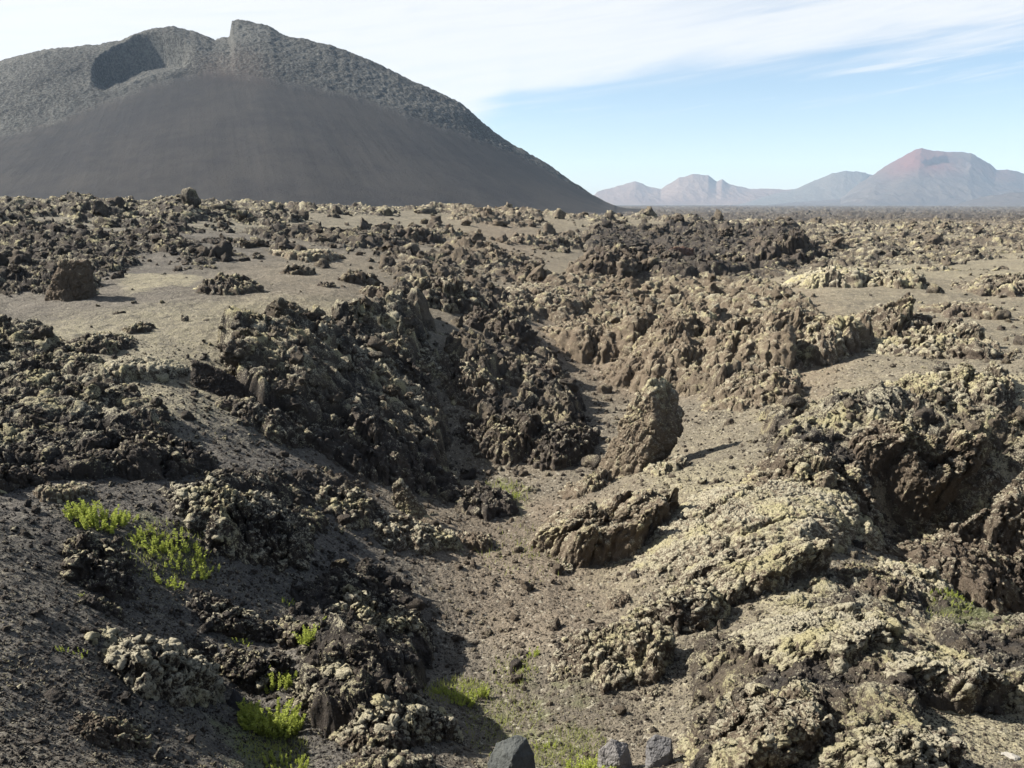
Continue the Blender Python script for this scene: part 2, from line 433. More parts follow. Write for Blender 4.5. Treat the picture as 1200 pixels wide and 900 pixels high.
def make_hill_mat(name, smooth_a, smooth_b, rough_a, rough_b, sc_=1.0, red=None):
    m = bpy.data.materials.new(name); t = NT(m)
    vec = t.n('ShaderNodeTexCoord').outputs['Object']
    r = t.attr('rough'); rd = t.attr('red')
    mp = t.n('ShaderNodeMapping'); mp.inputs['Scale'].default_value = (1, 1, .25); t.t.links.new(vec, mp.inputs[0])
    n1 = t.noise(vec, .012 * sc_, 6, .6); n2 = t.noise(mp.outputs[0], .09 * sc_, 6, .65); n3 = t.noise(vec, .5 * sc_, 5, .75)
    a = t.mix(t.ramp(t.math('ADD', t.math('MULTIPLY', n1, .6), t.math('MULTIPLY', n2, .4)), .38, .62), smooth_a, smooth_b)
    b = t.mix(t.ramp(t.math('ADD', t.math('MULTIPLY', n3, .75), t.math('MULTIPLY', n1, .25)), .40, .62), rough_a, rough_b)
    a = t.mix(1.0, a, t.mix(t.attr('streak'), (.62, .62, .64), (1.4, 1.36, 1.30)), 'MULTIPLY')
    c = t.mix(r, a, b)
    if red: c = t.mix(t.math('MULTIPLY', rd, .8), c, red)
    t.finish(c, 1.0, t.math('ADD', t.math('MULTIPLY', n3, t.math('ADD', .25, r)), t.math('MULTIPLY', n2, .4)), 2.2 / sc_, .05)
    return m

M_GROUND = make_ground_mat()
M_ROCK = make_rock_mat('clinker_rock')
M_STONE = make_stone_mat()

def leaf_mat(name, a, b):
    m = bpy.data.materials.new(name); t = NT(m)
    vec = t.n('ShaderNodeTexCoord').outputs['Object']
    c = t.mix(t.noise(vec, 25, 2), a, b)
    d = t.n('ShaderNodeBsdfDiffuse'); t.put(d.inputs[0], c)
    tr = t.n('ShaderNodeBsdfTranslucent'); t.put(tr.inputs[0], c)
    mx = t.n('ShaderNodeMixShader'); mx.inputs[0].default_value = .45
    t.t.links.new(d.outputs[0], mx.inputs[1]); t.t.links.new(tr.outputs[0], mx.inputs[2]); t.t.links.new(mx.outputs[0], t.out.inputs[0])
    return m
M_LEAF = leaf_mat('weed_leaf', (.20, .25, .045), (.42, .46, .12))
M_GRASS = leaf_mat('grass_blade', (.14, .17, .04), (.30, .31, .11))
M_STEM = leaf_mat('weed_stem', (.12, .15, .04), (.2, .22, .07))

# ------------------------------------------------------------------ ground sheet
def steps(a, b, d):
    k = max(2, int(math.log(b / a) / d)); return np.linspace(math.log(a), math.log(b), k, endpoint=False)
vrow = np.concatenate([steps(1.2, 4, .006), steps(4, 13, .0015), steps(13, 40, .0019), steps(40, 75, .0026), steps(75, 170, .0045), steps(170, 700, .009), steps(700, 9400, .04), [math.log(9400)]])
UW = .76
ucol = np.concatenate([-np.geomspace(6, UW + .02, 60), np.linspace(-UW, UW, 1240), np.geomspace(UW + .02, 6, 60)])
NR, NC = len(vrow), len(ucol)
gu = np.tile(ucol, NR); gv = np.repeat(vrow, NC)
gY = np.exp(gv); gX = gu * gY
gz = macro(gu, gv)
P2 = np.stack([gX, gY, np.zeros_like(gX)], 1)
# irregular zone borders
w1 = fbm(P2 / gY[:, None] * 1.0 + np.stack([np.zeros_like(gv), gv, np.zeros_like(gv)], 1), .09, 4, .6, 900)
w2 = fbm(P2 / gY[:, None] * 1.0 + np.stack([np.zeros_like(gv), gv, np.zeros_like(gv)], 1), .09, 4, .6, 950)
zu, zv = gu + w1 * .022, gv + w2 * .05
zm = {k: bil(v, zu, zv, MU, MV) for k, v in ZONES.items()}
far = sstep(math.log(150), math.log(230), gv)
zm['rough'] = zm['rough'] * (1 - far) + 1.0 * far
zm['lichen'] = zm['lichen'] * (1 - far) + .0 * far
zm['dark'] = zm['dark'] * (1 - far) + 1.0 * far
side = sstep(.8, 1.3, np.abs(gu)); zm['rough'] = np.maximum(zm['rough'], side * .7)
patch = fbm(P2, 3.4, 5, .6, 300) * .65 + fbm(P2, 11, 3, .5, 330) * .9 * sstep(18, 45, gY) * (1 - far)
rz = zm['rough']
rough = np.clip(rz + patch * (.45 + .35 * sstep(20, 50, gY)) * sstep(.02, .3, rz), 0, 1.15) * sstep(3.0, 4.0, gY)
rough = np.where(rz < .02, 0, rough)
P3 = np.stack([gX, gY, gz], 1)
# cinder: soft undulation, slumps and small ripples
cin = (fbm(P2, 1.7, 6, .6, 500) * .15 + fbm(P2, .5, 5, .65, 510, True) * .035 + fbm(P2, .12, 3, .6, 520) * .012) * sstep(2, 4, gY)
act = np.where(rough > .02)[0]
Pw = P3[act]
warp = np.stack([fbm(Pw, .8, 3, .6, 11), fbm(Pw, .8, 3, .6, 12), np.zeros(len(act))], 1) * .22
Pa = Pw + warp; ra = rough[act]; ya = gY[act]
W1 = worley(Pa, 1.1, 21, True); W2 = worley(Pa, .46, 22, True); W3 = worley(Pa, .19, 23, True)
W4 = worley(Pw + warp * 3, 2.3, 25, True)
swell = fbm(Pw, 3.6, 3, .5, 40)
rid = fbm(Pa, 1.0, 7, .68, 60, True)
farA = sstep(22, 50, ya); farB = sstep(180, 420, ya)
bk = 1 - .55 * farA
rel = .22 * swell + bk * (.34 * (W1[3] - .2) + .22 * (W2[3] - .2) + .10 * (W3[3] - .2)) + .32 * rid
big = fbm(Pw * (1, .8, 1) + warp * 6, 7.5, 8, .6, 45, True)
rel = rel * (1 - .25 * farA) + farA * (.15 * (W4[3] - .25) + 1.15 * big + .35 * fbm(Pw, 18, 2, .5, 46) - .42)
mid_ = sstep(9, 16, ya) * (1 - farA)
rel = rel + mid_ * .35 * fbm(Pw + warp * 3, 3.2, 7, .62, 48, True)
W5 = worley(Pw, 14, 26, True)
rel = rel + farB * 4.0 * (W5[3] - .2)
W6 = worley(Pa, .085, 27, True)
rel = rel + .05 * (W6[3] - .2) * (1 - sstep(14, 30, ya))
rock = (rel + ra * 1.25 - 1.0 + .25 * sstep(.7, 1, ra)) * (.46 + .54 * sstep(8, 22, ya))
ca = cin[act]
m = sstep(-.02, .05, rock - ca)
detail = cin.copy()
detail[act] = np.maximum(rock, ca)
rmask = np.zeros_like(gX); rmask[act] = m
tip = np.zeros_like(gX)
tip[act] = np.clip(.15 + .55 * W2[3] + .45 * W3[3] + .35 * rid, 0, 1.3)
z = gz + detail
lat = np.zeros((len(gX), 3))
la = m * np.clip((rock - ca) * 3, 0, 1)
lat[act, 0] = la * (perlin(Pw, .42, 71) * .16 + perlin(Pw, .16, 73) * .06) * (1 + farA)
lat[act, 1] = la * (perlin(Pw, .42, 81) * .16 + perlin(Pw, .16, 83) * .06) * np.minimum(1, 14 / ya)
GZ_ = z.reshape(NR, NC)
V = np.stack([gX + lat[:, 0], gY + lat[:, 1], z + CAM_Z], 1)
ground = link_mesh('ground', V, grid_faces(NR, NC), 4, M_GROUND,
    dict(rough=rmask, tip=tip, lichen=zm['lichen'], brown=zm['brown'], green=zm['green'], dark=zm['dark']))
tag(ground, kind='structure')
ROUGH = rmask.reshape(NR, NC)
def ground_at(X, Y, T=None):
    T = GZ_ if T is None else T
    u = X / Y; v = math.log(Y)
    j = np.clip(np.searchsorted(ucol, u) - 1, 0, NC - 2); i = np.clip(np.searchsorted(vrow, v) - 1, 0, NR - 2)
    a = (u - ucol[j]) / (ucol[j + 1] - ucol[j]); b = (v - vrow[i]) / (vrow[i + 1] - vrow[i])
    return (T[i, j] * (1 - a) + T[i, j + 1] * a) * (1 - b) + (T[i + 1, j] * (1 - a) + T[i + 1, j + 1] * a) * b
def zone_at(ch, X, Y):
    return float(bil(ZONES[ch], X / Y, math.log(Y), MU, MV))

# ------------------------------------------------------------------ rocks
_ico = {}
def ico(sub):
    if sub not in _ico:
        bm = bmesh.new(); bmesh.ops.create_icosphere(bm, subdivisions=sub, radius=1)
        v = np.array([x.co[:] for x in bm.verts]); f = np.array([[q.index for q in p.verts] for p in bm.faces], np.int32)
        bm.free(); _ico[sub] = (v / np.linalg.norm(v, axis=1)[:, None], f)
    return _ico[sub]
def normals(V, F):
    a, b, c = V[F[:, 0]], V[F[:, 1]], V[F[:, 2]]
    fn = np.cross(b - a, c - a)
    N = np.zeros_like(V)
    for k in range(3):
        for ax in range(3):
            N[:, ax] += np.bincount(F[:, k], fn[:, ax], len(V))
    return N / (np.linalg.norm(N, axis=1)[:, None] + 1e-12)

def rock_shape(size, sub, seed, style='clinker', px=.02):
    """size = half extents; returns vertices, faces, knob attribute.  px = finest size worth modelling"""
    rg = np.random.default_rng(seed)
    d, F = ico(sub)
    a = np.array(size, float); S = float(np.cbrt(a.prod()))
    # overlapping lobes
    r = np.zeros(len(d))
    lobes = [((0, 0, 0), (1, 1, 1))]
    for _ in range(dict(clinker=6, crag=6, slab=4, stone=1).get(style, 4)):
        c = rg.normal(size=3) * (.38, .38, .25); lobes.append((c, rg.uniform(.35, .75, 3)))
    lobes[0] = ((0, 0, 0), (.8, .8, .8))
    for c, R_ in lobes:
        c, R_ = np.array(c), np.array(R_)
        q = d / R_; o = -c / R_
        A_ = (q * q).sum(1); B_ = (q * o).sum(1); C_ = (o * o).sum() - 1
        disc = B_ * B_ - A_ * C_
        t = np.where(disc > 0, (-B_ + np.sqrt(np.maximum(disc, 0))) / A_, 0)
        r = np.maximum(r, t)
    nplanes = dict(clinker=5, crag=9, slab=8, stone=11)[style]
    for _ in range(nplanes):
        nv = rg.normal(size=3); nv /= np.linalg.norm(nv)
        h = rg.uniform(.55, .95) if style != 'stone' else rg.uniform(.42, .8)
        dt = d @ nv
        r = np.where(dt > .05, np.minimum(r, h / np.maximum(dt, .05)), r)
    P = d * r[:, None] * a
    off = rg.uniform(-50, 50, 3)
    if style == 'stone':
        N = normals(P, F)
        P = P + N * (fbm(P + off, S * .5, 5, .6, seed) * .10 * S + perlin(P + off, S * .12, seed + 3) * .012 * S)[:, None]
        return P, F, np.zeros(len(P))
    k = dict(clinker=.34, crag=.24, slab=.16)[style]
    Q = P + off
    w = np.stack([fbm(Q, S * 1.0, 3, .55, seed + i * 7) for i in range(3)], 1)
    P = P + w * S * k * np.array((1, 1, .8))
    N = normals(P, F); Q = P + off
    s1, s2, s3 = S * .42, max(S * .17, px * 5), max(S * .07, px * 2.6)
    W1 = worley(Q, s1, seed + 1); W2 = worley(Q + w * .1 * S, s2, seed + 2)
    kb = lambda W: W[3]
    kb1, kb2 = kb(W1), kb(W2)
    rid = fbm(Q, S * .4, 6, .7, seed + 30, True)
    amp = dict(clinker=1.0, crag=.7, slab=.38)[style]
    h = amp * (s1 * .55 * (kb1 - .2) + s2 * .6 * (kb2 - .2) + rid * S * .13)
    P = P + N * h[:, None]
    if s3 < s2 * .8:
        N = normals(P, F)
        W3 = worley(P + off, s3, seed + 5); kb3 = kb(W3)
        P = P + N * (max(amp, .6) * s3 * .7 * (kb3 - .2))[:, None]
    else:
        kb3 = kb2
    lat_ = np.stack([perlin(P + off, s2 * .9, seed + 60 + i) for i in range(3)], 1)
    P = P + lat_ * s2 * .22 * amp
    tp = np.clip(.1 + .45 * kb2 + .4 * kb3 + .3 * rid, 0, 1.3)
    return P, F, tp

def rot(P, yaw, tilt=0, roll=0):
    cy, sy = math.cos(roll), math.sin(roll); P = P @ np.array([[cy, 0, sy], [0, 1, 0], [-sy, 0, cy]]).T
    cx, sx = math.cos(tilt), math.sin(tilt); P = P @ np.array([[1, 0, 0], [0, cx, -sx], [0, sx, cx]]).T
    cz_, sz_ = math.cos(yaw), math.sin(yaw); return P @ np.array([[cz_, -sz_, 0], [sz_, cz_, 0], [0, 0, 1]]).T

def subdiv_for(wpx):
    return 7 if wpx > 130 else 6 if wpx > 45 else 5

def hero(name, label, cat, px, py, w, h, ratio=.8, yaw=0, tilt=0, roll=0, style='clinker', seed=1, tint=(.3, .4, .4), sink=.35, mat=None, group=None, lift=0):
    """px, py: middle of the foot line in the picture; w, h: picture size of the rock"""
    u, Y, z = at(px, py - h * sink)
    depth = Y * math.cos(PITCH) - z * math.sin(PITCH)
    s = depth / FPX
    a = w * s / 2; b = a * ratio
    dep = math.atan2(-z, Y)
    c2_ = (h * s / 2) ** 2 - (b * math.sin(dep)) ** 2
    c = math.sqrt(max(c2_, (.35 * h * s / 2) ** 2)) / math.cos(dep)
    P, F, tp = rock_shape((a, b, c), subdiv_for(max(w, h)), seed, style, s)
    P = rot(P, rad(yaw), rad(tilt), rad(roll))
    o = link_mesh(name, P, F.ravel(), 3, mat or M_ROCK, dict(tip=tp))
    X = u * Y
    o.location = (X, Y, CAM_Z + z + c * (.15 + lift))
    o.color = (*tint, 1)
    tag(o, label, cat, group)
    return o
def outcrop(name, label, cat, px, py, w, h, ratio=.8, yaw=0, style='clinker', seed=1, tint=(.3, .4, .4), hf=.55, face=-60, throw=.22, lift=0, grow=1.15, mat=None, **_):
    """lava breaking out of the slope: flush with the ground behind, a broken face on the side FACE (degrees, 0 = right, -90 = towards us)"""
    rg = np.random.default_rng(seed)
    u, Y, z = at(px, py - h * .4)
    dep = math.atan2(-z, Y); s = (Y * math.cos(PITCH) - z * math.sin(PITCH)) / FPX
    a = w * s / 2
    Yn, Yf = at(px, py)[1], at(px, py - h * .72)[1]
    b = float(np.clip((Yf - Yn) / 2, .45 * a, 1.5 * a))
    H = float(np.clip(hf * .85 * h * s, .16 * a, .62 * a)) * (1 + lift)
    Y = Yn + b * .9
    X = u * Y; z = float(bil(TZ, u, math.log(Y)))
    a *= grow; b *= grow
    nt_ = int(np.clip(w * 2.3 + h, 90, 620)); nr = int(np.clip((w + h) * .38, 26, 190))
    th = np.linspace(0, 2 * np.pi, nt_, endpoint=False); r = np.linspace(0, 1, nr) ** .8
    R_, T_ = np.meshgrid(r, th, indexing='ij')
    R_, T_ = R_.ravel(), T_.ravel()
    S = math.sqrt(a * b); off = rg.uniform(-60, 60, 3)
    circ = np.stack([np.cos(T_) * 1.1, np.sin(T_) * 1.1, np.zeros_like(T_)], 1) + off
    edge = 1 + .6 * fbm(circ, 1.0, 5, .66, seed)
    lx, ly = np.cos(T_) * R_ * edge * a, np.sin(T_) * R_ * edge * b
    cy_, sy_ = math.cos(rad(yaw)), math.sin(rad(yaw))
    x, y = lx * cy_ - ly * sy_, lx * sy_ + ly * cy_
    Q = np.stack([x, y, np.zeros_like(x)], 1) + off * S
    fx, fy = math.cos(rad(face)), math.sin(rad(face))
    along = (x * fx / a + y * fy / b)
    ramp = .52 + .46 * along + .34 * fbm(Q, S * 1.1, 4, .6, seed + 3)
    front = sstep(-.3, .7, along)
    pw = dict(clinker=2.0, crag=2.2, slab=2.4)[style] + front * dict(clinker=1.6, crag=4, slab=5)[style]
    prof = np.clip(1 - R_ ** pw, 0, 1) ** .9
    wq = np.stack([fbm(Q, S * .5, 3, .6, seed + 20 + i) for i in range(3)], 1) * S * .14
    Q2 = Q + wq
    B1 = worley(Q2, S * .8, seed + 5, True); blk1 = B1[3]
    crack = 1 - sstep(.0, .13, np.sqrt(B1[1]) - np.sqrt(B1[0]))
    blk2 = worley(Q2, max(S * .3, 5 * s), seed + 6, True)[3]
    rid = fbm(Q2, S * .6, 7, .68, seed + 9, True)
    k = dict(clinker=1.0, crag=.8, slab=.4)[style]
    hgt = H * prof * np.clip(ramp + k * (.62 * (blk1 - .2) + .30 * (blk2 - .2) + .42 * rid) - (.2 + .25 * k) * crack, .03, 1.6)
    skirt = sstep(.86, 1.0, R_) * (.12 * H + 4 * s)
    gl = bil(TZ, (X + x) / (Y + y), np.log(Y + y))
    P = np.stack([x, y, gl - z + hgt - skirt], 1)
    ic = np.arange(nr - 1)[:, None] * nt_ + np.arange(nt_)[None, :]
    jn = np.arange(nr - 1)[:, None] * nt_ + (np.arange(nt_)[None, :] + 1) % nt_
    Fq = np.stack([ic, ic + nt_, jn + nt_, jn], -1).reshape(-1, 4)
    Ft = np.concatenate([Fq[:, [0, 1, 2]], Fq[:, [0, 2, 3]]])
    N = normals(P, Ft)
    # throw the broken face outwards, then break the surface into clinker
    up = np.clip(hgt / max(H, 1e-6), 0, 1.3)
    P[:, 0] += fx * up * prof * H * throw * (1 + fbm(Q, S * .6, 2, .5, seed + 11)); P[:, 1] += fy * up * prof * H * throw
    Qz = P + off * S
    v = np.stack([fbm(Qz, max(S * .28, 7 * s), 3, .6, seed + 40 + i) for i in range(3)], 1)
    P = P + v * (min(S * .12, .3 * H) * k * prof)[:, None]
    Qz = P + off * S
    c2, c3 = max(.11, 6.5 * s), max(.045, 2.8 * s)
    c2 = min(c2, S * .3); c3 = min(c3, S * .13)
    V2, V3 = worley(Qz, c2, seed + 50), worley(Qz, c3, seed + 51)
    kn2 = np.maximum(0, 1 - V2[0] * 1.5) * (.35 + .65 * V2[2]); kn3 = np.maximum(0, 1 - V3[0] * 1.5) * (.35 + .65 * V3[2])
    kk = dict(clinker=1.0, crag=.7, slab=.55)[style] * (.45 + .75 * sstep(-.35, .3, fbm(Qz, S * .7, 3, .6, seed + 70)))
    spk = fbm(Qz, c2 * 1.6, 5, .7, seed + 55, True)
    P = P + N * ((kk * c2 * (.75 * (V2[3] - .2) + .08 * (kn2 - .35) + .38 * spk) + c3 * (.62 * (V3[3] - .2) + .14 * (kn3 - .35))) * (prof > 0.02))[:, None]
    tp = np.clip(.08 + .40 * V2[3] + .40 * V3[3] + .35 * spk + .2 * rid, 0, 1.3)
    o = link_mesh(name, P, Fq.ravel(), 4, mat or M_ROCK, dict(tip=tp))
    o.location = (X, Y, CAM_Z + z); o.color = (*tint, 1)
    tag(o, label, cat); return o
# name, label, category, picture box, options
HERO = [
 ('rock','dark clinker step between the light green bushy weed and the dark clod','rock',(82,622,150,668),dict(tint=(.15,.95,.35),hf=.7)),
 ('rock','black clinker lump under the sparse weed patch above the lichen-draped boulder','rock',(84,650,152,696),dict(tint=(.15,.95,.3),hf=.7)),
 ('rock','low black clinker ledge between the lichen-draped boulder and the clinker shoulder','rock',(232,700,330,752),dict(tint=(.15,.95,.35),hf=.6)),
 ('rock','jumbled black rock above the dark wedge stone in the clinker hollow','rock',(232,752,336,812),dict(tint=(.15,.95,.4),hf=.6)),
 ('rock','brown crumbled rock above the grey slab at the lower edge','rock',(404,836,486,880),dict(style='crag',tint=(.6,.5,.5),hf=.6)),
 ('boulder','tilted slab boulder with a pale crusted top and shaded right side','boulder',(646,712,768,806),dict(style='crag',tint=(.6,.1,.75),hf=.8,face=-35,throw=.35,ratio=.8)),
 ('rock','spiky dark clinker rock alone on the pale upper cinder flat','rock',(335,303,364,323),dict(tint=(.3,.5,.3))),
 ('rock','dark upright rock at the upper right rim of the cinder flat','rock',(404,303,436,334),dict(tint=(.4,.4,.3),lift=.3)),
 ('rock','rounded dark rock just below the upright rock on the cinder rim','rock',(424,324,466,352),dict(style='crag',tint=(.5,.3,.4))),
 ('rock','small dark pointed rock on cinder left of the rounded rim rock','rock',(374,321,392,338),dict(tint=(.4,.5,.3))),
 ('lava_outcrop','long low lava bank with a straight lichen rim behind the cinder flat','outcrop',(328,282,394,306),dict(style='slab',tint=(.7,.2,.6),ratio=.5)),
 ('lava_outcrop','dark far outcrop on the crest in front of the big cone','outcrop',(458,256,512,284),dict(style='crag',tint=(.4,.6,.2))),
 ('lava_outcrop','spiky black clinker patch at the right end of the yellowish lichen flat','outcrop',(240,314,296,346),dict(tint=(.2,.6,.4),ratio=.6)),
 ('rock','lichened dark clinker row crossing the middle of the left cinder flat','rock',(90,386,156,416),dict(tint=(.2,.6,.5),ratio=.5)),
 ('rock','dark knob at the upper end of the lichened clinker row on the flat','rock',(148,371,176,392),dict(tint=(.3,.5,.4))),
 ('rock','small dark stone lying alone left of centre on the upper cinder flat','rock',(133,358,145,371),dict(style='crag',tint=(.3,.7,.1),lift=.3)),
 ('rock','tiny dark stone alone in the middle of the cinder flat','rock',(236,370,246,379),dict(style='crag',tint=(.3,.7,.1))),
 ('rock','small dark flat rock on the cinder right of the tiny lone stone','rock',(336,362,354,373),dict(tint=(.3,.7,.1))),
 ('rock','pale lichen mound with a broken black right end on the cinder','rock',(130,406,212,448),dict(style='slab',tint=(.4,.5,1.0),ratio=.7)),
 ('rock','black rock capped with grey-green lichen below the left dark bank','rock',(20,406,110,452),dict(style='crag',tint=(.1,.8,.5),ratio=.6,lift=.1)),
 ('lava_outcrop','dark lava bank running in from the left edge of the cinder flat','outcrop',(-40,386,78,422),dict(style='crag',tint=(.2,.9,.1),ratio=.5)),
 ('lava_outcrop','greenish black clinker mound with a lichen top at the left edge','outcrop',(-20,456,50,502),dict(tint=(.1,.8,.45))),
 ('lava_outcrop','big smooth dark rock cut by the left edge above the light green weed','outcrop',(-30,498,46,580),dict(style='crag',tint=(.2,.9,.1),ratio=.7)),
 ('rock','black clinker block between the two left-edge mounds','rock',(36,488,88,528),dict(tint=(.1,.9,.25))),
 ('lava_outcrop','dark clinker pile under the lichen-capped black rock','outcrop',(64,436,152,492),dict(tint=(.2,.8,.3),ratio=.7)),
 ('lava_outcrop','broad black clinker heap right of the left-edge mounds','outcrop',(96,484,222,562),dict(tint=(.15,.9,.25),ratio=.8)),
 ('rock','lichen-topped black rock at the foot of the broad clinker heap','rock',(104,522,152,562),dict(tint=(.1,.9,.55))),
 ('rock','pale brown crusted rock just above the light green weed','rock',(50,544,98,592),dict(style='slab',tint=(.8,.1,.6))),
 ('lava_outcrop','dark lava knob with a pale lichen cap at the left end of the shaded face','outcrop',(260,388,338,442),dict(style='clinker',tint=(.2,.7,.55))),
 ('lava_outcrop','black spiky clinker crest along the top of the shaded face','outcrop',(328,384,408,428),dict(tint=(.1,.9,.2),ratio=.7)),
 ('lava_outcrop','dark overhanging block in the upper middle of the shaded face','outcrop',(322,418,402,472),dict(style='crag',tint=(.15,.9,.25),hf=.42)),
 ('lava_outcrop','grey pitted block at the upper right of the shaded face','outcrop',(396,412,482,472),dict(style='crag',tint=(.2,.7,.35),hf=.42)),
 ('lava_outcrop','tall black clinker wall dropping into the deepest hollow','outcrop',(372,452,522,566),dict(tint=(.15,.8,.3),hf=.38)),
 ('lava_outcrop','black clinker slope at the lower left of the shaded face','outcrop',(276,448,372,516),dict(tint=(.15,.8,.45),hf=.4)),
 ('lava_outcrop','steep grey-lichened clinker rib running down from the cinder rim','outcrop',(452,338,512,452),dict(tint=(.3,.4,.6),hf=.4)),
 ('lava_outcrop','left half of the knobbly outcrop standing in the middle slope','outcrop',(510,394,590,474),dict(tint=(.4,.5,.45),hf=.42)),
 ('lava_outcrop','right half of the knobbly outcrop in the middle slope','outcrop',(572,384,666,458),dict(tint=(.5,.5,.4),hf=.42)),
 ('lava_outcrop','left part of the black clinker ledge above the deep hollow','outcrop',(542,474,646,538),dict(tint=(.3,.7,.4),ratio=.7)),
 ('lava_outcrop','overhanging right end of the black clinker ledge above cinder','outcrop',(616,466,692,548),dict(tint=(.25,.8,.35),ratio=.7,lift=.2)),
 ('lava_outcrop','black clinker lump with a green weed at its foot in the hollow','outcrop',(522,532,596,604),dict(tint=(.15,.9,.3))),
 ('lava_outcrop','pale-topped knobbly rock left of the deep hollow','outcrop',(378,544,444,614),dict(tint=(.3,.6,.6),lift=.15)),
 ('lava_outcrop','large black outcrop crowned with yellow-green lichen knobs','outcrop',(218,546,354,654),dict(tint=(.1,.8,.75),ratio=.7)),
 ('rock','row of bleached jagged rock below the thin standing slab','rock',(448,594,522,652),dict(tint=(.5,.2,.8),ratio=.4,yaw=-35)),
 ('rock','small brown rock peak on the brown cinder below the hollow','rock',(538,600,574,642),dict(style='crag',tint=(.9,.1,.4))),
 ('lava_outcrop','upper end of the pale-tipped clinker mass beside the shaded gully','outcrop',(384,660,494,764),dict(tint=(.25,.6,.7),ratio=.7,lift=.1)),
 ('lava_outcrop','left flank of the pale-tipped clinker mass above bright green weeds','outcrop',(336,740,446,838),dict(tint=(.2,.6,.7),ratio=.7)),
 ('lava_outcrop','lower end of the pale-tipped clinker mass with brown knobs','outcrop',(418,738,514,874),dict(tint=(.45,.4,.85),ratio=.7,lift=.1)),
 ('lava_outcrop','low dark clinker shoulder left of the pale-tipped mass','outcrop',(322,690,404,762),dict(tint=(.15,.8,.4))),
 ('rock','boulder draped with grey-green lichen on the left cinder slope','boulder',(136,688,234,818),dict(style='crag',tint=(.2,.5,1.15),hf=.85,lift=.5,face=-10,throw=.3)),
 ('rock','flat grey rock slab at the lower edge below the clinker mass','rock',(402,868,498,915),dict(style='crag',tint=(.2,.5,.35),ratio=.8)),
 ('rock','dark crumbly rock with a rusty top on the lower left slope','rock',(98,822,164,880),dict(style='crag',tint=(.6,.5,.3),ratio=.7)),
 ('rock','dark clod on the lower left slope above the rusty-topped rock','rock',(100,695,140,722),dict(tint=(.1,1,.15))),
 ('rock','brown crumpled rock at the foot of the leaning slab','rock',(664,542,714,580),dict(tint=(1,.05,.5))),
 ('rock','pale knob tucked under the right foot of the leaning slab','rock',(756,530,800,556),dict(style='clinker',tint=(.8,.05,.85))),
 ('lava_outcrop','brown undercut left end of the long lichen slab','outcrop',(626,566,782,652),dict(style='crag',tint=(1,.05,.6),hf=.8,face=-75,throw=.8,lift=.1)),
 ('lava_outcrop','long lichen-crusted slab sloping down to a point on the right','outcrop',(706,546,1004,650),dict(style='slab',tint=(.8,.0,.95),hf=.34,face=-35,throw=.4)),
 ('lava_outcrop','lichen-crusted ridge below the long slab with shade under it','outcrop',(784,622,930,704),dict(style='slab',tint=(.6,.1,.9),hf=.75,lift=.2,face=-50,throw=.6)),
 ('lava_outcrop','jagged pale and black rock cluster at the left end of the lower ridge','outcrop',(742,650,836,746),dict(tint=(.5,.3,.75),hf=.8,lift=.2)),
 ('rock','small pale rock on cinder left of the undercut slab','rock',(646,632,676,672),dict(tint=(.5,.4,.7))),
 ('rock','grey split rock at the left foot of the tilted slab boulder','rock',(640,770,676,802),dict(style='crag',tint=(.2,.3,.5))),
 ('rock','dark knob on cinder right of the tilted slab boulder','rock',(746,788,776,822),dict(tint=(.5,.3,.5))),
 ('rock','small brown rock above the tilted slab boulder','rock',(712,692,736,712),dict(style='crag',tint=(.8,.1,.5))),
 ('boulder','large yellow-lichened boulder mass right of the lower ridge','boulder',(868,688,1014,796),dict(style='slab',tint=(.3,.3,1.15),lift=.35,hf=.8,face=-70,throw=.5)),
 ('boulder','yellow-lichened boulder with an overhanging shaded front','boulder',(998,726,1132,822),dict(style='slab',tint=(.4,.3,1.05),lift=.4,hf=.85,face=-70,throw=.7)),
 ('lava_outcrop','brown hollowed outcrop at the lower edge below the yellow boulders','outcrop',(800,768,948,915),dict(style='crag',tint=(.9,.1,.75),lift=.3,hf=.8,face=-60,throw=.4)),
 ('boulder','cracked lichen boulder at the lower edge right of the hollowed outcrop','boulder',(948,826,1094,915),dict(style='crag',tint=(.4,.3,1.1),lift=.3,hf=.8,face=-70,throw=.5)),
 ('stone','dark purple-grey stone wedged among yellow lichen boulders','stone',(932,812,968,852),dict(style='stone',mat='stone',tint=(.045,.042,.048))),
 ('boulder','pale lichen boulder cut by the right edge','boulder',(1128,754,1216,832),dict(style='crag',tint=(.5,.1,1.1),ratio=.7)),
 ('rock','dark rounded overhang left of the white-faced jag','rock',(980,634,1056,704),dict(style='crag',tint=(.4,.6,.3),ratio=.7,lift=.2)),
 ('rock','jagged rock with a white weathered face in the right hollow','rock',(1036,640,1108,702),dict(style='crag',tint=(.5,.3,1.0),ratio=.6)),
 ('lava_outcrop','knobbly left end of the great right-hand outcrop','outcrop',(886,486,1010,592),dict(tint=(.6,.2,.6),hf=.75,face=-80,throw=.5)),
 ('lava_outcrop','brown overhanging brow above the dark right hollow','outcrop',(996,484,1136,604),dict(style='crag',tint=(.7,.2,.55),ratio=.7,lift=.25,hf=.9,face=-90,throw=.8)),
 ('lava_outcrop','lichened right end of the great outcrop above the hollow','outcrop',(1084,510,1226,640),dict(style='crag',tint=(.6,.2,.75),ratio=.7,hf=.85,face=-100,throw=.7)),
 ('lava_outcrop','dark pebbly wall inside the right hollow','outcrop',(1094,600,1230,706),dict(tint=(.6,.5,.2),ratio=.7)),  # dark, lichen-poor tint paints in the shade under the brow
 ('lava_outcrop','crumbling brown clinker pile on the floor of the right hollow','outcrop',(1046,600,1152,690),dict(tint=(.7,.3,.35),ratio=.7)),
 ('lava_outcrop','lichen rock with a dark cleft above the great right outcrop','outcrop',(1014,438,1096,488),dict(style='crag',tint=(.6,.2,.75),ratio=.7)),
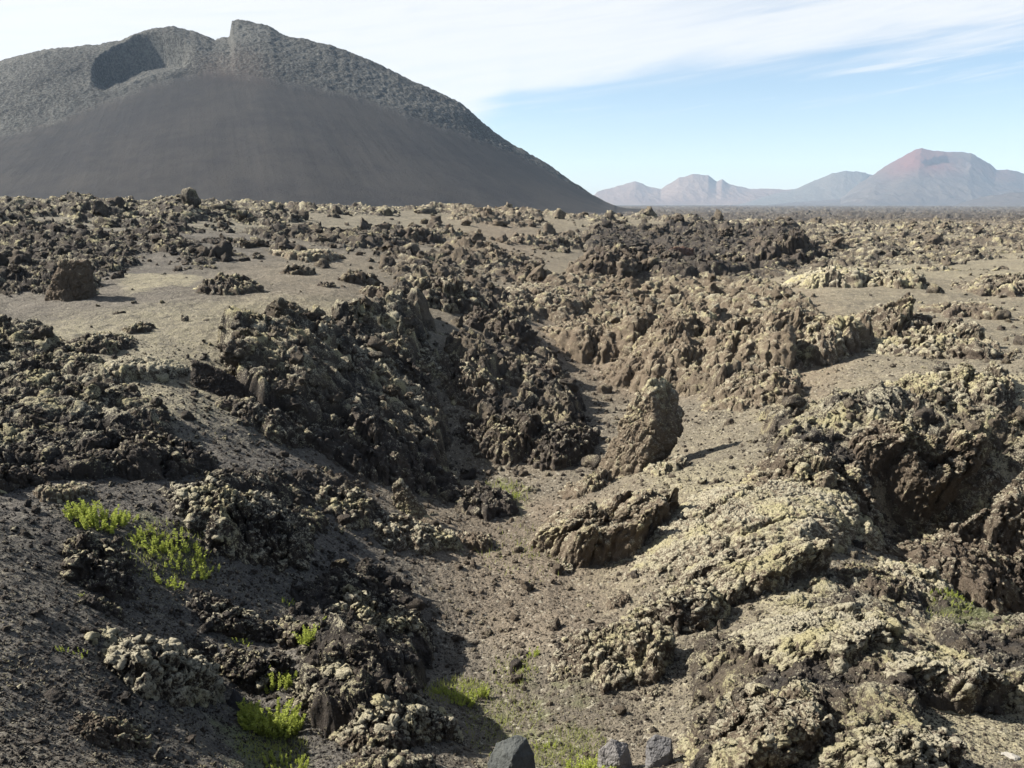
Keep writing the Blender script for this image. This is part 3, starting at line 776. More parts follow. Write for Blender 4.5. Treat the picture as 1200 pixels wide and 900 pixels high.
 ('lava_outcrop','string of lichened knobs climbing right from the cleft rock','outcrop',(1086,424,1176,486),dict(tint=(.4,.3,.8),ratio=.6)),
 ('lava_outcrop','spiky outcrop casting a short shadow on the right cinder slope','outcrop',(982,340,1066,400),dict(tint=(.6,.4,.6),ratio=.7,lift=.1)),
 ('lava_outcrop','lichened crag below the spiky outcrop on the right cinder slope','outcrop',(1038,366,1140,422),dict(tint=(.5,.3,.75),ratio=.7)),
 ('lava_outcrop','dark hunched rock above the lichened crag on the right slope','outcrop',(1092,344,1160,374),dict(style='crag',tint=(.6,.5,.4),ratio=.6)),
 ('lava_outcrop','dark jagged rock on the right slope under the pale lichen flat','outcrop',(1128,312,1206,348),dict(tint=(.4,.5,.5),ratio=.6)),
 ('rock','small upright spike of rock on the right cinder slope','rock',(1170,396,1186,422),dict(style='crag',tint=(.6,.4,.5),lift=.5)),
 ('lava_outcrop','left crest of the great reddish brown ridge','outcrop',(734,336,836,446),dict(style='crag',tint=(1.1,.0,.4),hf=.85,lift=.3,grow=1.3)),
 ('lava_outcrop','middle of the great reddish brown ridge with rough steps','outcrop',(806,336,924,444),dict(style='crag',hf=.85,lift=.3,grow=1.3,tint=(1.1,.0,.45),ratio=.6)),
 ('lava_outcrop','grey ribbed right end of the reddish brown ridge','outcrop',(882,350,994,430),dict(tint=(.8,.1,.65),hf=.8,lift=.2,grow=1.2)),
 ('lava_outcrop','reddish brown blocks at the upper left foot of the ridge','outcrop',(656,352,746,424),dict(style='crag',tint=(1.1,.1,.35),hf=.8,lift=.2,grow=1.25)),
 ('lava_outcrop','dark brown overhang at the left foot of the reddish ridge','outcrop',(712,392,792,452),dict(style='crag',tint=(.9,.3,.2),ratio=.6)),
 ('lava_outcrop','low brown rubble bank below the reddish ridge','outcrop',(826,424,926,480),dict(tint=(.9,.1,.5),ratio=.7)),
 ('lava_outcrop','grey blocky left wall of the far dark pit','outcrop',(684,276,764,332),dict(style='clinker',tint=(.4,.5,.15),ratio=.5,hf=.7,face=-70,lift=.1)),  # dark tint on the three pit walls paints in shade of sides turned from sun
 ('lava_outcrop','shaded blocky middle wall of the far dark pit','outcrop',(798,272,868,328),dict(style='clinker',tint=(.2,.8,.1),ratio=.5,hf=.7,face=-70,lift=.1)),
 ('lava_outcrop','shaded right wall of the far dark pit under the pale lichen rim','outcrop',(858,268,946,318),dict(style='clinker',tint=(.2,.8,.15),ratio=.5,hf=.7,face=-70,lift=.1)),
 ('rock','leaning slab with a rust-red face in the far dark pit','rock',(772,284,816,318),dict(style='slab',tint=(1.3,.0,.1),ratio=.4,yaw=30,mat='red',lift=.1,loose=1)),
 ('lava_outcrop','long grey ledge with a shaded front beyond the middle slope','outcrop',(596,322,706,362),dict(style='slab',tint=(.6,.3,.5),ratio=.4)),
 ('lava_outcrop','dark broken hollow below the long grey ledge','outcrop',(542,336,626,402),dict(tint=(.3,.7,.3),ratio=.6)),
 ('lava_outcrop','grey-green clinker slope left of the dark broken hollow','outcrop',(474,306,560,362),dict(tint=(.3,.5,.5),ratio=.6)),
 ('lava_outcrop','lichen-topped dark block under the yellow rim on the right','outcrop',(1000,308,1072,338),dict(style='crag',tint=(.5,.4,.7),ratio=.5)),
 ('lava_outcrop','pale crusted bank left of the lichen-topped dark block','outcrop',(930,300,1010,338),dict(style='crag',tint=(.4,.3,.9),ratio=.5)),
 ('stone','small white stone on the cinder below the lichen-draped boulder','stone',(162,778,191,804),dict(style='stone',mat='stone',tint=(.42,.42,.40))),
 ('stone','pale flat stone on cinder at the lower right corner','stone',(1170,876,1198,896),dict(style='stone',mat='stone',tint=(.25,.24,.22))),
 ('stone','flat grey stone on the slope beside the pale green weeds','stone',(250,622,268,642),dict(style='stone',mat='stone',tint=(.2,.2,.2))),
 ('stone','light grey stone below the small white stone on the slope','stone',(112,840,136,862),dict(style='stone',mat='stone',tint=(.22,.21,.22))),
]
M_RED = make_rock_mat('rusty_rock')
_rn = [x for x in M_RED.node_tree.nodes if x.type == 'BSDF_PRINCIPLED'][0]
_src = _rn.inputs['Base Color'].links[0].from_socket
_mx = M_RED.node_tree.nodes.new('ShaderNodeMix'); _mx.data_type = 'RGBA'; _mx.inputs[0].default_value = .55
M_RED.node_tree.links.new(_src, _mx.inputs[6]); _mx.inputs[7].default_value = (.09, .04, .035, 1)
M_RED.node_tree.links.new(_mx.outputs[2], _rn.inputs['Base Color'])
for i, (nm, lb, ct, (x0, y0, x1, y1), op) in enumerate(HERO):
    op = dict(op)
    mt = {'stone': M_STONE, 'red': M_RED, None: M_ROCK}[op.pop('mat', None)]
    spire = op.get('style') == 'spire'
    if spire:
        continue
    fn = hero if op.get('style') == 'stone' or op.pop('loose', 0) else outcrop
    fn(nm, lb, ct, (x0 + x1) / 2, y1, x1 - x0, y1 - y0, seed=100 + i * 13, mat=mt, **{'yaw': (i * 37) % 50 - 25, **op})


def slab_rock(name, label, cat, base, outline_px, thick, yaw, seed, tint, style='slab', back=.3):
    """a rock whose face has a known outline: real thickness, torn edges"""
    u, Y, z = at(*base); s = (Y * math.cos(PITCH) - z * math.sin(PITCH)) / FPX
    pts = np.array(outline_px, float); c = (pts.min(0) + pts.max(0)) / 2
    q = (pts - c) * (1, -1)
    ang = np.arctan2(q[:, 1], q[:, 0]); rr = np.hypot(q[:, 0], q[:, 1]); o_ = np.argsort(ang); ang, rr, q = ang[o_], rr[o_], q[o_]
    dn = np.linspace(-np.pi, np.pi, 721); best = np.zeros_like(dn)
    for i in range(len(q)):
        p0, p1 = q[i], q[(i + 1) % len(q)]
        e = p1 - p0; cs, sn = np.cos(dn), np.sin(dn)
        den = cs * e[1] - sn * e[0]
        t_ = np.where(np.abs(den) > 1e-6, (p0[0] * e[1] - p0[1] * e[0]) / np.where(np.abs(den) > 1e-6, den, 1), -1)
        f_ = np.where(np.abs(den) > 1e-6, (p0[0] * sn - p0[1] * cs) / np.where(np.abs(den) > 1e-6, den, 1), -1)
        best = np.where((t_ > 0) & (f_ >= -.001) & (f_ <= 1.001), np.maximum(best, t_), best)
    d, F = ico(7)
    th = np.arctan2(d[:, 2], d[:, 0]); rho = np.hypot(d[:, 0], d[:, 2])
    R_ = np.interp(th, dn, best) * s
    k = rho ** .55
    P = np.stack([np.cos(th) * R_ * k, np.sign(d[:, 1]) * np.abs(d[:, 1]) ** .8 * thick * s, np.sin(th) * R_ * k], 1)
    S = float(np.mean(rr)) * s; off = np.random.default_rng(seed).uniform(-40, 40, 3)
    Q = P + off
    P = P + np.stack([fbm(Q, S * .7, 4, .6, seed + i) for i in range(3)], 1) * S * .2
    N = normals(P, F); Q = P + off
    lam = Q @ np.array([[.9, 0, -.45], [0, 1, 0], [.45 * .25, 0, .9 * .25]]).T      # folds run along the lean
    rid = fbm(lam, S * .45, 6, .66, seed + 10, True)
    B = worley(Q, S * .6, seed + 20); c3 = max(.04, 2.8 * s); V3 = worley(Q, c3, seed + 21); V2 = worley(Q, c3 * 2.6, seed + 22)
    kn = np.maximum(0, 1 - V3[0] * 1.5) * (.35 + .65 * V3[2])
    P = P + N * (S * (.2 * rid + .26 * (B[3] - .2)) + c3 * (.35 * (V3[3] - .2) + .35 * kn) + c3 * .7 * (V2[3] - .2))[:, None]
    P = rot(P, rad(yaw), rad(-PITCH * 20))
    o = link_mesh(name, P, F.ravel(), 3, M_ROCK, dict(tip=np.clip(.1 + .4 * kn + .4 * V2[3] + .3 * rid + .25 * (P[:, 2] > .55 * P[:, 2].max()), 0, 1.3)))
    o.location = (u * Y, Y + thick * s * back, CAM_Z + z + (base[1] - c[1]) * s * 1.0)
    o.color = (*tint, 1); tag(o, label, cat); return o
def hull_rock(name, label, cat, base, pts, seed, tint, lam=.08, mat=None, cut=.05):
    """an angular rock from its corner points (picture pixels at its distance: right, away, up; measured from BASE)"""
    u, Y, z = at(*base); s = (Y * math.cos(PITCH) - z * math.sin(PITCH)) / FPX
    bm = bmesh.new()
    for p in pts: bm.verts.new(p)
    bmesh.ops.convex_hull(bm, input=bm.verts)
    bm.normal_update()
    c = np.mean(np.array(pts, float), 0)
    pl = [(np.array(f.normal), float(np.dot(np.array(f.normal), np.array(f.verts[0].co) - c))) for f in bm.faces]
    bm.free()
    d, F = ico(7)
    r = np.full(len(d), 1e9)
    for nv, h in pl:
        if h < 0: nv, h = -nv, -h
        dt = d @ nv; r = np.where(dt > 1e-3, np.minimum(r, h / np.maximum(dt, 1e-3)), r)
    P = (d * r[:, None]) * s
    S = float(np.mean(r)) * s; off = np.random.default_rng(seed).uniform(-40, 40, 3)
    Q = P + off
    P = P + np.stack([fbm(Q, S * .8, 5, .6, seed + i) for i in range(3)], 1) * S * .10
    N = normals(P, F); Q = P + off
    ax = np.array((.45, .1, .89)); ax /= np.linalg.norm(ax)
    lq = Q - (Q @ ax)[:, None] * ax * .8
    rid = fbm(lq, S * .35, 6, .66, seed + 10, True)
    B = worley(Q, S * .45, seed + 20); c3 = max(.03, 2.6 * s); V3 = worley(Q, c3, seed + 21); V2 = worley(Q, c3 * 2.7, seed + 22)
    rough_ = (.18 if mat is M_STONE else 1) * .4 + (.1 if mat is M_STONE else 1) * .9 * sstep(-.3, .3, fbm(Q, S * .6, 3, .6, seed + 30))
    P = P + N * (S * (lam * rid + cut * 2 * (B[3] - .2)) + rough_ * c3 * (.4 * (V3[3] - .2) + .7 * (V2[3] - .2)))[:, None]
    o = link_mesh(name, P, F.ravel(), 3, mat or M_ROCK, dict(tip=np.clip(.05 + .4 * V3[3] + .4 * V2[3] + .3 * rid + .35 * sstep(.5, .9, P[:, 2] / P[:, 2].max()), 0, 1.3)))
    o.location = (u * Y + c[0] * s, Y + c[1] * s, CAM_Z + z + c[2] * s); o.color = (*tint, 1); tag(o, label, cat); return o
hull_rock('lava_outcrop', 'tall leaning brown lava slab with a pale lichen top', 'outcrop', (752, 552),
    [(-52,10,-22),(-47,14,2),(-24,12,52),(-6,12,92),(8,8,108),(22,16,110),(38,24,88),(52,36,60),(50,36,40),(30,-8,34),(8,-14,66),(0,-24,24),(-20,-26,-14),(20,40,-20),(26,20,8),(-44,-14,-22)], 915, (1.2, .0, .7), .15, None, .06)
hull_rock('lava_outcrop', 'flat-topped brown lava stump standing at the far edge of the left cinder flat', 'outcrop', (86, 352),
    [(-36,0,-8),(-14,-6,30),(-10,0,46),(18,2,45),(20,6,20),(20,-4,-8),(-30,22,-8),(14,26,-8),(-8,18,44),(16,18,44),(-4,-14,-8)], 933, (.8, .4, .2), .08)
hull_rock('rock', 'black wedge-shaped rock with a sharp left edge beside the pale lichen mound', 'rock', (254, 462),
    [(-28,0,-6),(-27,4,40),(-16,6,36),(10,4,26),(32,6,8),(30,0,-8),(0,-14,-10),(-20,-12,-8),(-20,22,-6),(26,24,-4),(-20,18,32)], 944, (.1, .95, .1), .08)
hull_rock('rock', 'thin bleached plate of rock standing near the middle of the brown cinder slope', 'rock', (478, 602),
    [(-18,0,-6),(-17,2,36),(-8,2,44),(8,0,20),(26,-4,-8),(10,-10,-8),(-14,8,-4),(-10,9,36),(24,8,-6)], 955, (.6, .1, .9), .08)
hull_rock('stone', 'smooth blue-grey basalt stone at the lower edge', 'stone', (598, 912),
    [(-30,0,-20),(-26,4,18),(-16,8,42),(8,10,50),(18,8,48),(27,4,30),(34,0,-16),(10,-24,-20),(-18,-22,-16),(24,30,-14),(-22,28,-14),(2,-14,36)], 977, (.052, .058, .058), .02, M_STONE, .01)
hull_rock('stone', 'grey stone with a pale left face near the lower edge', 'stone', (720, 902),
    [(-22,0,-8),(-18,0,26),(-4,4,38),(16,6,30),(22,2,0),(8,-14,-8),(-14,-12,-6),(16,18,-8),(-16,18,-4),(4,-10,22)], 988, (.14, .135, .135), .03, M_STONE, .02)
hull_rock('stone', 'upright grey stone right of the pale-faced one', 'stone', (772, 898),
    [(-16,0,-8),(-15,2,32),(-4,6,38),(14,4,35),(18,0,-4),(4,-12,-8),(-10,-10,12),(12,14,-8),(-12,14,0),(10,-8,24)], 999, (.105, .105, .11), .03, M_STONE, .02)
hull_rock('stone', 'dark wedge stone beside the brightest green weeds', 'stone', (278, 842),
    [(-18,0,-8),(-12,2,18),(-2,4,36),(8,2,26),(20,0,0),(10,-14,-8),(-8,-12,-4),(12,16,-6),(-12,14,-4)], 1010, (.04, .04, .042), .02, M_STONE, .01)


# loose clinker blocks: copies of a few sculpted rocks, one object each
PROTO = [rock_shape((.5, .42, .36), 5, 9000 + i * 7, 'crag' if i % 3 == 0 else 'clinker', .03) for i in range(10)]
proto_mesh = []
def block(i, name):
    P, F, tp = PROTO[i]
    o = link_mesh(name, P, F.ravel(), 3, M_ROCK, dict(tip=tp)); return o
GROUPS = {
 'farleft': ('dark clinker block in the jumbled lava field in front of the big cone', 'clinker blocks of the far left lava field'),
 'farright': ('brown grey clinker block in the far lava field under the distant mountains', 'clinker blocks of the far right lava field'),
 'left': ('black clinker block lying about the left-hand slope', 'clinker blocks of the left slope'),
 'middle': ('brown clinker block lying about the gully in the middle', 'clinker blocks of the middle gully'),
 'right': ('lichen-spotted clinker block lying about the right-hand bank', 'clinker blocks of the right bank'),
}
firsts = {}
placed = 0; tries = 0
rg = np.random.default_rng(77)
quota = dict(farleft=75, farright=75, left=50, middle=40, right=55)
count = dict.fromkeys(quota, 0)
while placed < sum(quota.values()) and tries < 60000:
    tries += 1
    px, py = rg.uniform(-20, 1220), 236 + (rg.random() ** 1.5) * 670
    u, Y, z0 = at(px, py)
    if Y > 160 or Y < 4.2: continue
    X = u * Y
    if py < 345: g = 'farleft' if px < 600 else 'farright'
    elif px < 450: g = 'left'
    elif px < 700: g = 'middle'
    else: g = 'right'
    if count[g] >= quota[g]: continue
    rr = zone_at('rough', X, Y)
    if rr < .5 and rg.random() > (.25 if rr > .3 else .06): continue
    wpx = min(40, 7 + rg.pareto(2.2) * 6) * (1.0 if rr > .45 else .55)
    if py < 300: wpx = min(wpx, 5 + (py - 235) * .25)
    s = Y / FPX / .97
    size = wpx * s
    k = int(rg.integers(10))
    key = (g, k)
    if k in firsts:
        o = firsts[k].copy(); col.objects.link(o)
    else:
        o = block(k, 'clinker_block'); firsts[k] = o
    sc3 = size * rg.uniform(.8, 1.25, 3)
    o.scale = tuple(sc3)
    o.rotation_euler = (rg.uniform(-.5, .5), rg.uniform(-.5, .5), rg.uniform(0, 6.28))
    o.location = (X, Y, CAM_Z + ground_at(X, Y) + .12 * size)
    br = zone_at('brown', X, Y); dk = zone_at('dark', X, Y); li = zone_at('lichen', X, Y)
    o.color = (.3 + .7 * br, dk * .8, li * .8 + rg.uniform(0, .3), 1)
    tag(o, GROUPS[g][0], 'clinker block', GROUPS[g][1])
    count[g] += 1; placed += 1

def scatter_stuff(name, n, sub, shapes, accept, sizer, mat, rows, cols=(-20, 1220), power=1.0, seed=1, sink=.1, thin=1.0):
    rg = np.random.default_rng(seed)
    protos = []
    for i in range(shapes):
        d, F = ico(sub)
        P = d * (1 + .55 * perlin(d * 1.0 + i * 9.7, .9, 300 + i))[:, None] * rg.uniform(.65, 1.15, 3)
        for _ in range(5):
            nv = rg.normal(size=3); nv /= np.linalg.norm(nv); h = rg.uniform(.4, .75)
            e = np.maximum(0, P @ nv - h); P = P - e[:, None] * nv
        if sub >= 3:
            N = normals(P, F); W = worley(P + i * 5.1, .5, 40 + i)
            P = P + N * (.35 * (W[3] - .2) + .12 * perlin(P + i, .3, 60 + i))[:, None]
        protos.append(P)
    Fb = ico(sub)[1]; nv_ = len(ico(sub)[0])
    Vs, idx = [], []
    ats = {k: [] for k in ('tip', 'lichen', 'brown', 'dark', 'rough', 'green')}
    c = 0; guard = 0
    while c < n and guard < n * 40:
        guard += 1
        py = rows[0] + rg.random() ** power * (rows[1] - rows[0]); px = rg.uniform(*cols)
        # spot on the relief, found from the table of the finished sheet
        u, Y = fast_at(px, py)
        if not (3.2 < Y < 140): continue
        X = u * Y
        rr = float(ground_at(X, Y, ROUGH))
        if not accept(rr, rg) or (rr < .3 and zone_at('rough', X, Y) < .16 and rg.random() > thin): continue
        s = sizer(Y, rg, rr)
        q = protos[int(rg.integers(shapes))]
        Q = rot(q, rg.uniform(0, 6.28), rg.uniform(-3, 3), rg.uniform(-3, 3)) * s * rg.uniform(.75, 1.3, 3)
        Q = Q + np.array((X, Y, CAM_Z + float(ground_at(X, Y)) + s * sink))
        Vs.append(Q.astype(f32)); idx.append(Fb + c * nv_)
        tv = rg.random()
        zz = {k: zone_at(k, X, Y) for k in ('lichen', 'brown', 'dark', 'green')}
        for k, v in (('tip', .2 + .5 * tv), ('lichen', zz['lichen'] * .7 + .15 * tv), ('brown', zz['brown']), ('dark', zz['dark'] * (.5 + .5 * tv)), ('rough', 1.0), ('green', 0.0)):
            ats[k].append(np.full(nv_, v, f32))
        c += 1
    o = link_mesh(name, np.concatenate(Vs), np.concatenate(idx).ravel(), 3, mat, {k: np.concatenate(v) for k, v in ats.items()}, smooth=sub >= 3)
    tag(o, kind='stuff'); return o
# table: picture position -> ground spot
_tx = np.arange(-30, 1240, 10); _ty = np.arange(240, 960, 5)
_TAB = np.array([[at(x, y)[:2] for x in _tx] for y in _ty])
def fast_at(px, py):
    fx = np.clip((px + 30) / 10, 0, len(_tx) - 1.01); fy = np.clip((py - 240) / 5, 0, len(_ty) - 1.01)
    i, j = int(fx), int(fy); a, b = fx - i, fy - j
    A_, B_, C_, D_ = _TAB[j, i], _TAB[j, i + 1], _TAB[j + 1, i], _TAB[j + 1, i + 1]
    return (A_ * (1 - a) + B_ * a) * (1 - b) + (C_ * (1 - a) + D_ * a) * b
scatter_stuff('lava_rubble', 11000, 3, 8, lambda r, g: r > .3 or g.random() < .22, lambda Y, g, r: Y / FPX * min(11, 1.7 + g.pareto(2.4) * 2.0), M_GROUND, (250, 915), power=1.15, seed=8, sink=.15, thin=.12)
scatter_stuff('gravel', 36000, 1, 10, lambda r, g: r < .6 or g.random() < .2, lambda Y, g, r: max(.008, Y / FPX * min(4.5, .8 + g.pareto(3.0) * .9)), M_GROUND, (400, 915), power=.8, seed=9, sink=.2)


# ------------------------------------------------------------------ weeds and grass
def leaf_quads(C, Dn, Sd, ln, wd):
    """rows of small leaves: centre, direction, side vectors -> vertices of pointed quads"""
    a = C; b = C + Dn * ln * .5 + Sd * wd * .5; c = C + Dn * ln; d = C + Dn * ln * .5 - Sd * wd * .5
    return np.stack([a, b, c, d], 1).reshape(-1, 3)
def weed(name, label, px, py, wpx, hpx, nst, seed, density=26, group=None):
    rg = np.random.default_rng(seed)
    u, Y = fast_at(px, py); X = u * Y; s = Y / FPX / .95
    w_, h_ = wpx * s / 2, hpx * s
    root = bpy.data.objects.new(name, None); col.objects.link(root); root.location = (X, Y, CAM_Z + float(ground_at(X, Y)))
    LV, SV, SF = [], [], []
    for k in range(nst):
        a, rr = rg.uniform(0, 6.28), math.sqrt(rg.random())
        bx, by = math.cos(a) * rr * w_, math.sin(a) * rr * w_ * .8
        bz = float(ground_at(X + bx, Y + by)) - float(ground_at(X, Y))
        H = h_ * rg.uniform(.2, .62) * (1 - .35 * rr)
        lean = np.array((math.cos(a) * rr, math.sin(a) * rr, 0)) * .35 + rg.normal(size=3) * (.16, .16, 0) + (0, 0, 1)
        tt = np.linspace(0, 1, 5)[:, None]
        pts = np.array((bx, by, bz)) + lean * H * tt + np.array((math.cos(a), math.sin(a), 0)) * H * .12 * tt ** 2
        r0 = max(.0012, s * .22); base = len(SV) * 3 if False else sum(len(x) for x in SV)
        ring = []
        for q, p in enumerate(pts):
            for j in range(3):
                ang = j * 2.094; ring.append(p + np.array((math.cos(ang), math.sin(ang), 0)) * r0 * (1.2 - q * .2))
        SV.append(np.array(ring))
        for q in range(4):
            for j in range(3):
                i0 = base + q * 3 + j; i1 = base + q * 3 + (j + 1) % 3
                SF += [i0, i1, i1 + 3, i0 + 3]
        m = int(density * 3); f = rg.uniform(.12, 1, m)
        C = np.array((bx, by, bz)) + lean * H * f[:, None]
        ph = rg.uniform(0, 6.28, m)
        Dn = np.stack([np.cos(ph), np.sin(ph), rg.uniform(.1, .9, m)], 1); Dn /= np.linalg.norm(Dn, axis=1)[:, None]
        Sd = np.cross(Dn, rg.normal(size=(m, 3))); Sd /= np.linalg.norm(Sd, axis=1)[:, None]
        ln = (h_ * .075 * rg.uniform(.6, 1.2, m) * (1.15 - .5 * f))[:, None]
        LV.append(leaf_quads(C, Dn, Sd, ln, ln * .45))
    LV = np.concatenate(LV)
    link_mesh('foliage', LV, np.arange(len(LV)), 4, M_LEAF, smooth=False, parent=root)
    sv = np.concatenate(SV)
    nb = len(sv); hub = np.array([(0, 0, -.02)])
    me_ = bpy.data.meshes.new('stem'); fl = [tuple(SF[i:i + 4]) for i in range(0, len(SF), 4)] + [(q, q + 1, nb) for q in range(0, nb, 15)]
    me_.from_pydata(np.concatenate([sv, hub]).tolist(), [], fl); me_.materials.append(M_STEM)
    so_ = bpy.data.objects.new('stem', me_); col.objects.link(so_); so_.parent = root
    tag(root, label, 'plant', group); return root
WEEDS = [
 ('light green bushy weed below the pale brown crusted rock on the left slope', 114, 616, 62, 46, 60, 30),
 ('small green weed right of the bushy one on the left slope', 150, 612, 30, 24, 16, 20),
 ('sparse pale green weed patch in the middle of the left slope', 205, 655, 86, 40, 60, 14),
 ('upper left tuft of the sparse weed patch under the lichen-crowned outcrop', 178, 640, 52, 34, 34, 16),
 ('thin yellow-green weed trailing below the sparse weed patch', 200, 690, 30, 40, 12, 14),
 ('short weed at the lower right of the sparse weed patch', 240, 668, 36, 26, 18, 14),
 ('small lone green weed above the lichen-draped boulder', 103, 704, 16, 14, 9, 20),
 ('tiny lone weed on the lower left cinder slope', 74, 764, 15, 20, 6, 20),
 ('small weed right of the tiny lone weed on the lower left slope', 98, 775, 22, 22, 6, 14),
 ('brightest yellow-green weed clump in the hollow beside the clinker mass', 318, 860, 74, 62, 90, 30),
 ('tall back stems of the bright clump in the clinker hollow', 330, 812, 40, 46, 26, 24),
 ('dark green low weed at the bottom of the clinker hollow', 335, 900, 66, 34, 40, 26),
 ('thin green weed climbing the left flank of the clinker mass', 362, 775, 18, 56, 12, 16),
 ('little weed on the ledge above the clinker shoulder', 336, 710, 20, 18, 9, 20),
 ('small weed beside the clinker shoulder stones', 285, 760, 26, 22, 10, 14),
 ('green tuft in the shaded gully right of the clinker mass', 535, 818, 60, 30, 60, 18),
 ('upright green sprig at the right end of the shaded gully tuft', 566, 818, 14, 36, 9, 22),
 ('small weed in the dark hollow under the clinker ledge', 597, 586, 22, 22, 14, 22),
 ('small weed left of the split grey rock by the tilted slab', 625, 772, 14, 30, 8, 18),
 ('little weed below the split grey rock', 612, 790, 20, 18, 9, 18),
 ('yellowish grassy weed at the lower edge left of the pale-faced stone', 690, 905, 62, 46, 70, 16),
 ('small sprig between the blue-grey stone and the yellowish weed', 640, 880, 30, 26, 14, 14),
 ('bright green weed in the shaded right hollow', 1148, 722, 22, 16, 16, 24),
 ('dim green weed spread on the floor of the shaded right hollow', 1112, 718, 56, 18, 40, 20),
]
for i, (lb, px, py, w_, h_, ns, dn) in enumerate(WEEDS):
    weed('weed', lb, px, py, w_, h_, ns, 600 + i, dn)
# short grass: nobody could count the blades
rg = np.random.default_rng(31)
GV = []
patches = [(590, 850, 45, 45, 700), (670, 885, 45, 25, 1300), (535, 810, 40, 14, 900), (320, 880, 45, 20, 900), (195, 650, 55, 35, 700), (1120, 720, 40, 12, 300), (590, 580, 30, 15, 300), (600, 790, 30, 20, 300), (620, 650, 60, 40, 260)]
for (cx_, cy_, rx, ry, m) in patches:
    for _ in range(m):
        a, r_ = rg.uniform(0, 6.28), rg.random() ** .6
        px, py = cx_ + math.cos(a) * r_ * rx, cy_ + math.sin(a) * r_ * ry
        u, Y = fast_at(px, py); X = u * Y; g = CAM_Z + float(ground_at(X, Y)); s = Y / FPX
        H = s * rg.uniform(2.5, 10); b = rg.uniform(0, 6.28); wd = s * .55
        sd_ = np.array((math.cos(b), math.sin(b), 0)) * wd; ln = np.array((rg.normal() * .4, rg.normal() * .4, 1)) * H
        p0 = np.array((X, Y, g - s))
        GV += [p0 - sd_, p0 + sd_, p0 + ln * .6 + sd_ * .6, p0 + ln]
gr = link_mesh('grass', np.array(GV), np.arange(len(GV)), 4, M_GRASS, smooth=False); tag(gr, kind='stuff')


